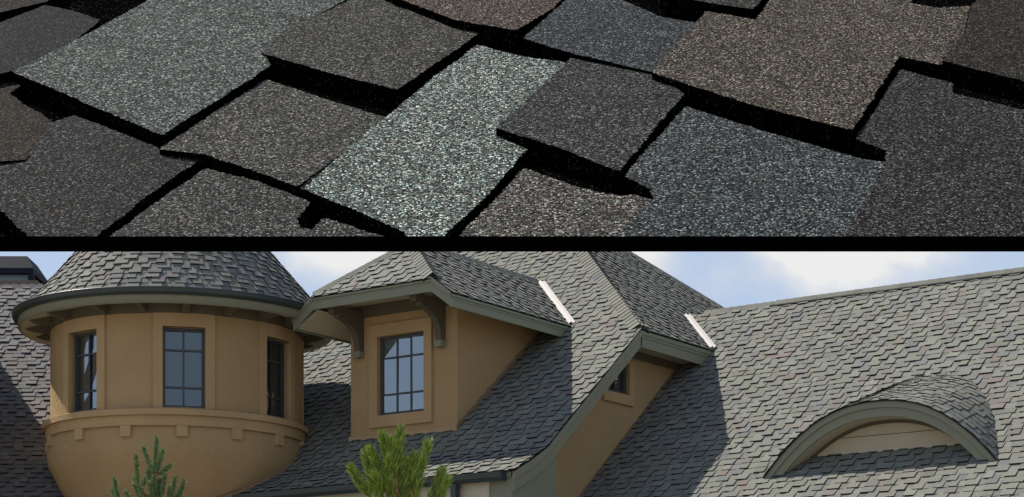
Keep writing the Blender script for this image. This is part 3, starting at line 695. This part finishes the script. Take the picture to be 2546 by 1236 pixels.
for (z0, z1, dy) in ((zp + .0, zp + .055, -.02), (zp + .058, zp + .235, -.006), (zp + .245, zp + .60, 0)):
    mb = MB(); P = []
    for t in tt:
        x, z = inn[tt.index(t)]
        if z > z0: P.append((x, min(z, z1)))
    if len(P) > 2:
        lo = [(x, PY + dy, z0) for x, z in P]; hi = [(x, PY + dy, z) for x, z in P]; mb.strip(lo, hi); mb.strip([(x, y + .02, z) for x, y, z in hi], [(x, y + .02, z) for x, y, z in lo]); mb.strip(hi, [(x, y + .02, z) for x, y, z in hi]); mb.strip([(x, y + .02, z) for x, y, z in lo], lo)
        part(mb, 'siding_board', 'panel', eyebrow_roof)

# --- side wing roof and chimney, left behind the tower ---
SF, SZ, SS = 38.0, 8.235, .84
def CR(r, f, z): return CW(r, f, z)
mb = slab([CR(-19, SF, SZ), CR(-6.6, SF, SZ), CR(-6.6, SF - 7, SZ - 7 * SS), CR(-19, SF - 7, SZ - 7 * SS)], .12)
b2 = slab([CR(-19, SF, SZ), CR(-6.6, SF, SZ), CR(-6.6, SF + 7, SZ - 7 * SS), CR(-19, SF + 7, SZ - 7 * SS)], .12); mb.add(b2.v, b2.f, b2.m)
side_roof = part(mb, 'side_roof', ['felt', 'trim', 'soffit'])
vv = (CW(0, -1) ); 
sS = plane_surf(CR(0, SF - 7, SZ - 7 * SS + .002), CW(1, 0), CW(0, 1) + Vector((0, 0, SS)))
lay(side_roof, sS, [(-13.5, 0), (-7.2, 0), (-7.2, 7 * hypot(1, SS)), (-13.5, 7 * hypot(1, SS))], e=.137, seed=61, pal=PALB, wr=(.13, .23), gr_=(.10, .2), tb=.032, tn=.016)
caps(side_roof, CR(-13.5, SF, SZ - .02), CR(-7.2, SF, SZ - .02), CW(0, -1) + Vector((0, 0, -SS)), CW(0, 1) + Vector((0, 0, -SS)), w=.14, stepl=.17, lift=.04, pal=PALB)
mb = MB()
c = [CR(-18.6, SF - 6.4, GZ), CR(-7.0, SF - 6.4, GZ), CR(-7.0, SF + 6.4, GZ), CR(-18.6, SF + 6.4, GZ)]
mb.prism(c, (0, 0, 2.6 - GZ)); mb.prism([CR(-18.6, SF - 6.4, 2.6), CR(-18.6, SF + 6.4, 2.6), CR(-18.6, SF, 8.0)], CW(.1, 0)); mb.prism([CR(-7.0, SF - 6.4, 2.6), CR(-7.0, SF + 6.4, 2.6), CR(-7.0, SF, 8.0)], CW(-.1, 0)); part(mb, 'wall', 'stucco')
# unseen cross gable, added and shaped so its ridge shades the slope slantwise
gr = lambda f: -11.06 + (36.17 - f) * .2308
g0, g1 = 38.6, 30.6
mb = slab([CR(gr(g0), g0, 8.6), CR(gr(g1), g1, 8.6), CR(gr(g1) + 1.15, g1, 7.4), CR(gr(g0) + 1.15, g0, 7.4)], .1)
b2 = slab([CR(gr(g0), g0, 8.6), CR(gr(g1), g1, 8.6), CR(gr(g1) - 3.2, g1, 5.4), CR(gr(g0) - 3.2, g0, 5.4)], .1); mb.add(b2.v, b2.f, b2.m)
shade_gable_roof = part(mb, 'shade_gable_roof', ['felt', 'trim', 'soffit'])
gd = CR(gr(g1) - gr(g0), g1 - g0, 0).normalized()
sG = plane_surf(CR(gr(g0) + 1.15, g0, 7.402), gd, CR(-1.15, 0, 1.2))
lay(shade_gable_roof, sG, [(0, 0), (8.1, 0), (8.1, 1.66), (0, 1.66)], seed=63, pal=PALB)
mb = MB(); mb.prism([CR(gr(g1) + .85, g1 + .4, GZ), CR(gr(g1) - 2.9, g1 + .4, GZ), CR(gr(g1) - 2.9, g1 + .4, 5.5), CR(gr(g1), g1 + .4, 8.4), CR(gr(g1) + .85, g1 + .4, 7.5)], CR(gr(g0) - gr(g1), 7, 0)); part(mb, 'wall', 'stucco')  # wall under the added gable, out of view
# chimney
def cbox(mb, r0, r1, f0, f1, z0, z1): return mb.obox(CR(r0, f0, z0), CW(r1 - r0, 0), CW(0, f1 - f0), (0, 0, z1 - z0))
CF = 39.0
chim = part(cbox(cbox(MB(), -11.6, -9.40, CF, CF + 1.3, 6.5, 8.50), -11.66, -9.345, CF - .05, CF + 1.35, 8.50, 8.565), 'chimney', 'brick')
part(cbox(MB(), -11.4, -9.53, CF + .12, CF + 1.1, 8.565, 8.715), 'flue', 'galv', chim)
mb = MB(); a = [(-11.5, CF - .02), (-9.425, CF - .02), (-9.425, CF + 1.25), (-11.5, CF + 1.25)]; b = [(-11.3, CF + .2), (-9.60, CF + .2), (-9.60, CF + 1.05), (-11.3, CF + 1.05)]
P = [CR(r, f, 8.715) for r, f in a] + [CR(r, f, 8.82) for r, f in a] + [CR(r, f, 9.10) for r, f in b]
mb.add(P, [(3, 2, 1, 0)] + [(k * 4 + i, k * 4 + (i + 1) % 4, k * 4 + 4 + (i + 1) % 4, k * 4 + 4 + i) for k in (0, 1) for i in range(4)] + [(8, 9, 10, 11)])
for r in (-9.53, -11.5): cbox(mb, r, r + .10, CF + .0, CF + .1, 8.567, 8.714); cbox(mb, r, r + .10, CF + 1.1, CF + 1.2, 8.567, 8.714)
part(mb, 'chimney_hood', 'hood', chim)

# ------------------------------------------------------------------ shingles: largest in view one by one, the rest joined per roof
bvh = BVHTree.FromPolygons([Vector(v) for v in WORLD_V], WORLD_F)
Rt, Fw = CW(1, 0), CW(0, 1)
def in_view(p):
    f = p.dot(Fw); x = 1273 + 4923.93 * p.dot(Rt) / f; y = 1780 - 4923.93 * p.z / f
    return (10 < x < 2536 and 630 < y < 1228), f
score = []
for i, (roof, V, F, m_, c) in enumerate(SH):
    n = (len(V)) // 2; ctr = sum(V[:n], Vector()) / n; ok, f = in_view(ctr)
    if not ok: continue
    nf = (V[1] - V[0]).cross(V[2] - V[0]); 
    a = 0
    for k in range(1, n - 1): a += (V[k] - V[0]).cross(V[k + 1] - V[0]).dot(ctr.normalized()) / 2
    if abs(a) < 1e-5: continue
    d = ctr.normalized(); hit = bvh.ray_cast(Vector((0, 0, 0)), d)
    if hit[0] is not None and hit[3] < ctr.length - .25: continue
    score.append((-abs(a) / f ** 2, i))
score.sort(); chosen = set(i for _, i in score[:300])
rest = {}
for i, (roof, V, F, m_, c) in enumerate(SH):
    if i in chosen: MB().add(V, F, m_, c).build('shingle', ['shingle', 'edge'], roof, OFF, reg=False)
    else: rest.setdefault(roof.name, (roof, MB()))[1].add(V, F, m_, c)
for nm, (roof, mb) in rest.items(): mb.build('shingles', ['shingle', 'edge'], roof, OFF, kind='stuff', reg=False)
print('shingles', len(SH), 'visible', len(score))

# ------------------------------------------------------------------ raised display slope of oversized shingles, nearer the camera
SL = .615; ca, sa = 1 / hypot(1, SL), SL / hypot(1, SL)
disp = thing('shingle_display', CW(0, 6.0, GZ), 'sloping black framed display of giant granule covered grey shingles, raised in front of the house', 'display', YAW)
DOZ = 1.4502 - GZ
def dk(u, v, h): return Vector((u, v * ca - h * sa, DOZ + v * sa + h * ca))
TABS = [
 ((0.1714,0.1878,0.1683),[(-1.906,1.878,0.0392),(-1.208,0.984,0.0422),(-0.943,1.991,0.0333),(-0.995,2.206,0.032),(-0.961,2.499,0.0296),(-0.584,3.759,0.0184),(-1.588,3.731,0.0238),(-1.599,3.153,0.0281),(-1.757,2.444,0.0342)]),
 ((0.1144,0.107,0.0931),[(-0.987,2.168,0.0407),(-0.697,1.878,0.0348),(-0.432,1.647,0.0289),(-0.14,2.678,0.0041),(-0.316,2.938,0.0064),(-0.507,3.133,0.0102),(-0.724,3.619,0.0107),(-0.756,3.806,0.0091),(-0.942,2.477,0.0346)]),
 ((0.162,0.1248,0.0976),[(-0.48,3.15,0.0404),(-0.242,2.753,0.0415),(0.012,2.582,0.0367),(0.17,3.07,0.0202),(0.334,3.87,-0.0034),(-0.58,3.693,0.0313)]),
 ((0.0999,0.107,0.1119),[(0.049,2.403,0.0449),(0.25,2.167,0.0363),(0.542,1.94,0.0227),(0.784,2.869,-0.0001),(0.635,2.959,0.0069),(0.477,3.288,0.012),(0.464,3.816,0.0071),(0.388,3.794,0.0114),(0.223,3.114,0.0276)]),
 ((0.0844,0.0844,0.0782),[(-0.049,1.08,0.0384),(0.173,0.841,0.0351),(0.345,0.589,0.0332),(0.637,1.636,0.0141),(0.544,1.968,0.013),(0.248,2.226,0.018),(0.216,2.077,0.0205)]),
 ((0.2462,0.2747,0.2423),[(-0.687,0.426,0.0273),(-0.493,0.224,0.0206),(-0.32,0.005,0.0145),(-0.286,-0.224,0.0125),(-0.263,-0.222,0.0118),(-0.215,-0.031,0.0113),(-0.081,0.417,0.0093),(0.045,0.929,0.0079),(-0.039,1.053,0.0109),(-0.047,1.215,0.0119),(0.21,2.141,0.0085),(0.027,2.222,0.0142),(-0.135,2.388,0.0198),(-0.31,1.805,0.0223),(-0.449,1.261,0.024)]),
 ((0.1221,0.1144,0.1022),[(-1.19,0.836,0.0324),(-1.083,1.287,0.0227),(-0.94,1.86,0.0104),(-0.704,1.574,0.0135),(-0.454,1.295,0.0163),(-0.688,0.407,0.0357),(-0.832,0.578,0.0338),(-1.026,0.781,0.0318)]),
 ((0.0685,0.0648,0.0612),[(-1.566,1.272,0.0295),(-1.381,1.089,0.022),(-1.206,0.899,0.0148),(-1.041,0.852,0.009),(-1.164,0.415,0.0099),(-1.262,-0.031,0.0099),(-1.29,-0.215,0.0095),(-1.359,-0.222,0.0117),(-1.477,0.004,0.0173),(-1.598,0.225,0.0229),(-1.75,0.394,0.0292),(-1.809,0.649,0.0331),(-1.625,0.716,0.0274),(-1.621,1.172,0.0306)]),
 ((0.0648,0.0467,0.0331),[(-2.036,1.603,0.0208),(-1.918,1.877,0.0016),(-1.88,1.845,0.0006),(-1.888,1.67,0.0084),(-1.79,1.492,0.0096),(-1.644,1.26,0.01),(-1.625,0.719,0.0317),(-1.801,0.622,0.0475)]),
 ((0.107,0.1022,0.0931),[(-1.016,0.683,0.01),(-0.83,0.539,0.0096),(-0.647,0.324,0.0092),(-0.67,0.135,0.0093),(-0.653,0.067,0.0093),(-0.611,0.04,0.0092),(-0.641,-0.215,0.0094),(-1.248,-0.219,0.0109),(-1.212,-0.041,0.0107),(-1.114,0.341,0.0103)]),
 ((0.1195,0.1119,0.1022),[(-0.58,0.147,0.0116),(-0.449,0.016,0.0108),(-0.329,-0.07,0.0101),(-0.369,-0.215,0.0094),(-0.635,-0.216,0.0098),(-0.605,0.027,0.0111)]),
 ((0.162,0.147,0.1274),[(0.044,0.667,0.0146),(0.204,0.468,0.0135),(0.342,0.366,0.0129),(0.381,0.388,0.013),(0.44,0.329,0.0127),(0.353,0.08,0.0116),(0.268,-0.217,0.0102),(-0.222,-0.218,0.0105),(-0.159,-0.035,0.0114),(-0.067,0.279,0.0128)]),
 ((0.0976,0.107,0.107),[(0.633,1.416,0.0235),(0.857,1.13,0.0195),(1.172,0.781,0.0142),(1.244,0.746,0.0133),(1.162,0.452,0.012),(1.014,0.007,0.0101),(0.965,-0.214,0.009),(0.273,-0.231,0.0149),(0.359,0.065,0.0163),(0.452,0.327,0.0173),(0.454,0.423,0.018),(0.374,0.572,0.0197),(0.494,0.969,0.0215)]),
 ((0.1559,0.1301,0.1022),[(0.537,1.851,0.0412),(0.882,1.38,0.0384),(1.175,1.075,0.0355),(1.329,1.539,0.0298),(1.531,2.195,0.022),(1.679,2.064,0.0204),(1.887,2.645,0.0131),(2.044,3.172,0.0071),(1.856,3.115,0.0106),(1.758,3.207,0.0116),(1.797,3.817,0.007),(1.294,3.773,0.0156),(1.033,2.808,0.0264),(0.836,2.958,0.0287),(0.677,2.369,0.0353)]),
 ((0.0762,0.063,0.0513),[(1.688,2.063,0.0361),(1.933,1.755,0.0332),(2.059,1.559,0.032),(2.608,3.828,0.0048),(2.261,3.791,0.012),(1.993,3.058,0.0227),(1.865,2.538,0.029)]),
 ((0.0782,0.0742,0.0685),[(1.514,1.99,0.0168),(1.666,1.806,0.0147),(1.642,1.646,0.0143),(1.861,1.413,0.0113),(1.99,1.256,0.0096),(1.639,-0.207,0.0068),(0.969,-0.225,0.0128),(1.016,-0.003,0.0133),(1.171,0.446,0.0137),(1.257,0.762,0.0142),(1.278,0.886,0.0145),(1.195,1.025,0.0158),(1.233,1.143,0.0159),(1.355,1.506,0.0163)]),
 ((0.107,0.0999,0.0865),[(0.684,3.204,0.0496),(0.852,3.096,0.0383),(1.035,3.029,0.0254),(1.14,3.392,0.0129),(1.239,3.854,-0.0004),(0.638,3.61,0.0477)]),
 ((0.0648,0.0545,0.0452),[(-2.292,2.705,0.0486),(-2.19,2.923,0.0347),(-2.059,3.216,0.0166),(-2.072,3.865,-0.0024),(-2.524,3.68,0.0339)]),
 ((0.0452,0.0452,0.0513),[(-2.23,2.437,0.0357),(-2.157,2.765,0.0242),(-2.05,3.168,0.0097),(-1.912,3.071,0.0065),(-1.772,2.906,0.005),(-1.791,2.527,0.0154),(-1.896,1.941,0.0347),(-1.952,1.846,0.0394),(-2.033,1.607,0.049)])]

TABS += [((.085, .08, .075), [(1.62, -.10, .05), (2.05, -.62, .045), (2.55, -.62, .04), (2.75, .1, .01), (2.3, .75, 0), (1.80, .62, .02)]),
         ((.075, .075, .078), [(1.85, .72, .04), (2.35, .84, .03), (2.8, .25, .03), (3.1, .9, .01), (2.7, 1.75, 0), (2.1, 1.8, .01)]),
         ((.095, .082, .07), [(2.15, 1.9, .04), (2.7, 1.85, .04), (3.1, 1.2, .02), (3.15, 2.6, 0), (2.4, 2.7, .01)]),
         ((.075, .072, .07), [(-1.75, -.1, .04), (-1.72, .55, .02), (-2.0, 1.05, 0), (-2.7, 1.3, .01), (-2.6, .3, .03), (-2.2, -.3, .05)]),
         ((.07, .065, .06), [(-2.05, 1.15, .03), (-1.95, 1.9, .02), (-2.2, 2.5, 0), (-3.0, 2.4, .01), (-2.9, 1.5, .04)]),
         ((.08, .078, .078), [(-2.25, 2.6, .03), (-2.2, 3.4, .0), (-3.0, 3.6, 0), (-3.1, 2.6, .03)]),
         ((.08, .074, .07), [(2.45, 2.8, .03), (3.15, 2.75, .03), (3.1, 3.7, 0), (2.6, 3.7, .0)])]
rng = random.Random(7)
part_d = lambda mb, name, mats, parent=None: mb.build(name, mats, parent or disp, (0, 0, 0), reg=False)
part_d(MB().prism([dk(-3.2, .10, -.045), dk(3.2, .10, -.045), dk(3.2, 4.3, -.045), dk(-3.2, 4.3, -.045)], dk(0, 0, -.03) - dk(0, 0, 0)), 'backing_board', 'bitumen_shade')
part_d(MB().box((-3.25, -.17, 1.3713 - GZ), (3.25, -.15, 1.4118 - GZ)), 'rail', 'rail')
for side in (-3.1, 3.02):
    for yy in (.15, 3.5):
        zt = DOZ + yy * SL - .12
        part_d(MB().box((side, yy, 0), (side + .08, yy + .08, zt)), 'post', 'steel')
    part_d(MB().prism([dk(side, .1, -.08), dk(side + .08, .1, -.08), dk(side + .08, 4.2, -.08), dk(side, 4.2, -.08)], dk(0, 0, -.08) - dk(0, 0, 0)), 'bearer', 'steel')
for yy in (.35, 2.2, 4.0): part_d(MB().prism([dk(-3.1, yy, -.078), dk(3.1, yy, -.078), dk(3.1, yy + .08, -.078), dk(-3.1, yy + .08, -.078)], dk(0, 0, -.06) - dk(0, 0, 0)), 'cross_beam', 'steel')
GAIN = {0: .80, 1: .86, 2: .80, 3: .84, 4: .92, 5: .98, 6: .90, 7: .78, 8: .66, 9: .88, 10: .9, 11: 1.0, 12: .98, 13: .86, 14: .66, 15: .78, 16: .7, 17: .58, 18: .6}   # tone differs per shingle; outer ones darkened, painting in a corner vignette
for ti, (col, poly) in enumerate(TABS):
    col = tuple(x * GAIN.get(ti, .5) for x in col)
    # drop the vertices beyond the rail edge, then roughen the cut edges a little
    pts = []
    n = len(poly); sg = 1 if sum(poly[i][0] * poly[(i + 1) % n][1] - poly[(i + 1) % n][0] * poly[i][1] for i in range(n)) > 0 else -1
    for i in range(n):
        a, b = Vector(poly[i]), Vector(poly[(i + 1) % n]); L_ = (b - a).length; k = max(1, int(L_ / .009)); perp = Vector((-(b - a).y, (b - a).x, 0)).normalized()
        w1 = 0
        for j in range(k):
            w1 = w1 * .9 + rng.uniform(-.0016, .0016) if j else 0
            pts.append(a + (b - a) * (j / k) + perp * (w1 - .006 * sg + rng.uniform(-.0042, .0042)))
    mb = MB(); nn = len(pts); hh = lambda p: p.z if p.y > 0 else min(p.z, .022)
    up = [dk(p.x, max(p.y, -.08), hh(p)) for p in pts]; lo = [dk(p.x, max(p.y, -.08), min(-.04, p.z - .055) if p.y > .1 else -.012) for p in pts]
    from mathutils.geometry import tessellate_polygon
    tris = tessellate_polygon([[Vector((p.x, max(p.y, -.08), 0)) for p in pts]])
    fs_ = []
    for t_ in tris:
        a, b, c = t_; nrm = (up[b] - up[a]).cross(up[c] - up[a])
        fs_.append(t_ if nrm.z > 0 else (a, c, b))
    mb.add(up, [tuple(f) for f in fs_], 0, col)
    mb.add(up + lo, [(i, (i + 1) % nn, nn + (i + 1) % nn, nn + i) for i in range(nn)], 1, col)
    part_d(mb, 'shingle', ['granule', 'bitumen_shade'])

# ------------------------------------------------------------------ pines in the garden
def pine(name, label, fd, shoots, nl, nw, cols, ndens, sr, seed, cx, crownz, low, spr=1.0, group='young pines in front of the house'):
    rng = random.Random(seed); base = CW(cx, fd, GZ); root = thing(name, base, label, 'pine tree', group=group)
    off = tuple(base)
    pb = lambda mb, nm, m_, kind=None, sm=True: mb.build(nm, m_, root, off, sm, kind, reg=False)
    top = CW(cx, fd, crownz)
    tr = [base + (top - base) * t + Vector((rng.uniform(-.03, .03), rng.uniform(-.03, .03), 0)) * (1 if 0 < t < 1 else 0) for t in (0, .2, .4, .6, .8, 1)]
    pb(MB().tube(tr, [sr * 5, sr * 4.4, sr * 3.8, sr * 3.1, sr * 2.4, sr * 1.7], 9), 'trunk', 'bark')
    ndl = MB(); buds = MB()
    def shoot(A_, B_, dens, ln, width, bud=True, r=1.0):
        mid = (A_ + B_) / 2 + Vector((0, 0, -(B_ - A_).length * .04)); pts = [A_, mid, B_]
        pb(MB().tube(pts, [sr * r, sr * .75 * r, sr * .5 * r], 5), 'branch', 'twig')
        d = (B_ - A_); L_ = d.length; d.normalize(); a = d.orthogonal().normalized(); b = d.cross(a)
        for i in range(int(dens * L_ * (1 if L_ > .2 else 1.2))):
            t = rng.uniform(.06, 1.0) ** .8; P = (A_.lerp(mid, t * 2) if t < .5 else mid.lerp(B_, t * 2 - 1)); ph = rng.uniform(0, 2 * pi)
            sp = rng.uniform(.34, .72) * spr * (1.0 if t < .93 else .7); q = (d * cos(sp) + (a * cos(ph) + b * sin(ph)) * sin(sp)); q.z += .10; q.normalize(); l = ln * rng.uniform(.75, 1.12)
            sdv = q.cross(Vector((rng.uniform(-1, 1), rng.uniform(-1, 1), rng.uniform(-1, 1)))).normalized() * width / 2
            bend = Vector((0, 0, -.06 * l)); c_ = rng.choice(cols); k = rng.uniform(.75, 1.25); c_ = tuple(x * k for x in c_)
            ndl.add([P - sdv, P + sdv, P + q * l * .55 + sdv * .9 - bend * .3, P + q * l * .55 - sdv * .9 - bend * .3, P + q * l + bend * .3], [(0, 1, 2, 3), (3, 2, 4)], 0, c_)
        if bud:
            for _ in range(4):
                dv = (d + Vector((rng.uniform(-.4, .4), rng.uniform(-.4, .4), rng.uniform(-.1, .3)))).normalized(); buds.tube([B_, B_ + dv * sr * 2.2, B_ + dv * sr * 4.5], [sr * .6, sr * .7, sr * .15], 5)
    for (r0, z0, r1, z1) in shoots:
        df = rng.uniform(-.22, .22) * min(1, abs(r0 - cx) * 2 + .5); tip = CW(r0, fd + df, z0); bs = CW(r1, fd + df * .4, z1)
        shoot(bs, tip, ndens, nl, nw)
        st = CW(cx, fd, min(z1 - .12, crownz))
        pb(MB().tube([st, bs.lerp(st, .4) + Vector((0, 0, -.03)), bs], [sr * 1.6, sr * 1.3, sr], 5), 'branch', 'twig')
    for (z, rad, nb) in low:    # whorls of the lower crown, below the picture
        for k in range(nb):
            ph = 2 * pi * k / nb + rng.uniform(-.3, .3); dv = Vector((cos(ph), sin(ph), 0)); st = Vector((base.x, base.y, z)); en = st + dv * rad + Vector((0, 0, rad * .35))
            pb(MB().tube([st, st.lerp(en, .5) - Vector((0, 0, .05)), en], [sr * 2, sr * 1.4, sr * .7], 5), 'branch', 'twig')
            for j in range(3):
                b0 = st.lerp(en, .45 + .25 * j); tv = (dv * .5 + Vector((rng.uniform(-.6, .6), rng.uniform(-.6, .6), .8))).normalized(); shoot(b0, b0 + tv * .34, ndens * .35, nl, nw * 1.6, bud=False, r=.8)
    pb(ndl, 'needles', 'needle', 'stuff', False); pb(buds, 'buds', 'bud', 'stuff')
    return root
G1 = [(.27, .37, .05), (.36, .45, .07), (.17, .27, .05), (.46, .52, .13), (.09, .16, .04)]
G2 = [(.18, .28, .12), (.25, .35, .15), (.12, .20, .09), (.34, .40, .18)]
pine('pine_tree', 'young bright green pine with upright shoots standing in front of the dormer', 17.0,
     [(-0.963, 2.434, -0.977, 1.864), (-1.101, 2.375, -1.029, 2.002), (-1.043, 2.33, -0.994, 2.037), (-0.977, 2.313, -0.977, 1.899), (-1.264, 2.244, -1.167, 1.864), (-1.198, 2.251, -1.063, 2.002), (-1.053, 2.168, -1.115, 1.864), (-0.735, 2.337, -0.822, 2.002), (-1.353, 2.078, -1.184, 1.83), (-0.615, 2.089, -0.735, 1.795), (-0.891, 2.175, -0.891, 1.864), (-0.563, 2.002, -0.684, 1.761), (-0.804, 2.02, -0.873, 1.761), (-1.046, 1.968, -1.029, 1.726), (-0.839, 2.21, -0.873, 1.968), (-1.17, 2.02, -1.10, 1.76), (-.93, 1.98, -.95, 1.7)],
       .105, .0050, G1, 3200, .008, 3, -.95, 1.85, [(1.05, .55, 6), (.7, .8, 7), (.3, .95, 7), (-.2, 1.1, 7), (-.8, 1.2, 6)])
pine('pine_tree', 'small blue green pine whose tip shows in front of the round tower', 22.0,
     [(-3.959, 3.083, -3.972, 2.667), (-4.088, 2.971, -3.976, 2.667), (-3.901, 2.958, -3.963, 2.681), (-3.811, 2.792, -3.963, 2.667), (-4.146, 2.851, -4.142, 2.533), (-4.236, 2.65, -4.146, 2.524), (-4.097, 2.636, -4.137, 2.533), (-4.392, 2.614, -4.347, 2.323), (-3.713, 2.614, -3.789, 2.323), (-3.632, 2.6, -3.722, 2.323), (-3.968, 2.645, -3.963, 2.413), (-4.012, 2.569, -3.968, 2.323), (-3.901, 2.524, -3.954, 2.323), (-3.811, 2.547, -3.834, 2.323), (-4.12, 2.52, -4.05, 2.35), (-4.32, 2.5, -4.2, 2.3), (-4.05, 2.72, -4.0, 2.45), (-3.93, 2.62, -3.96, 2.4), (-4.2, 2.56, -4.1, 2.35), (-3.86, 2.66, -3.9, 2.42), (-4.46, 2.52, -4.36, 2.3), (-3.7, 2.5, -3.8, 2.3), (-3.99, 2.5, -3.98, 2.3), (-4.02, 2.78, -3.985, 2.6)],
     .058, .0052, G2, 2800, .008, 9, -3.965, 2.62, [(1.65, .5, 6), (1.3, .7, 7), (.9, 1.0, 7), (.2, 1.2, 7), (-.6, 1.3, 6)], spr=1.35)
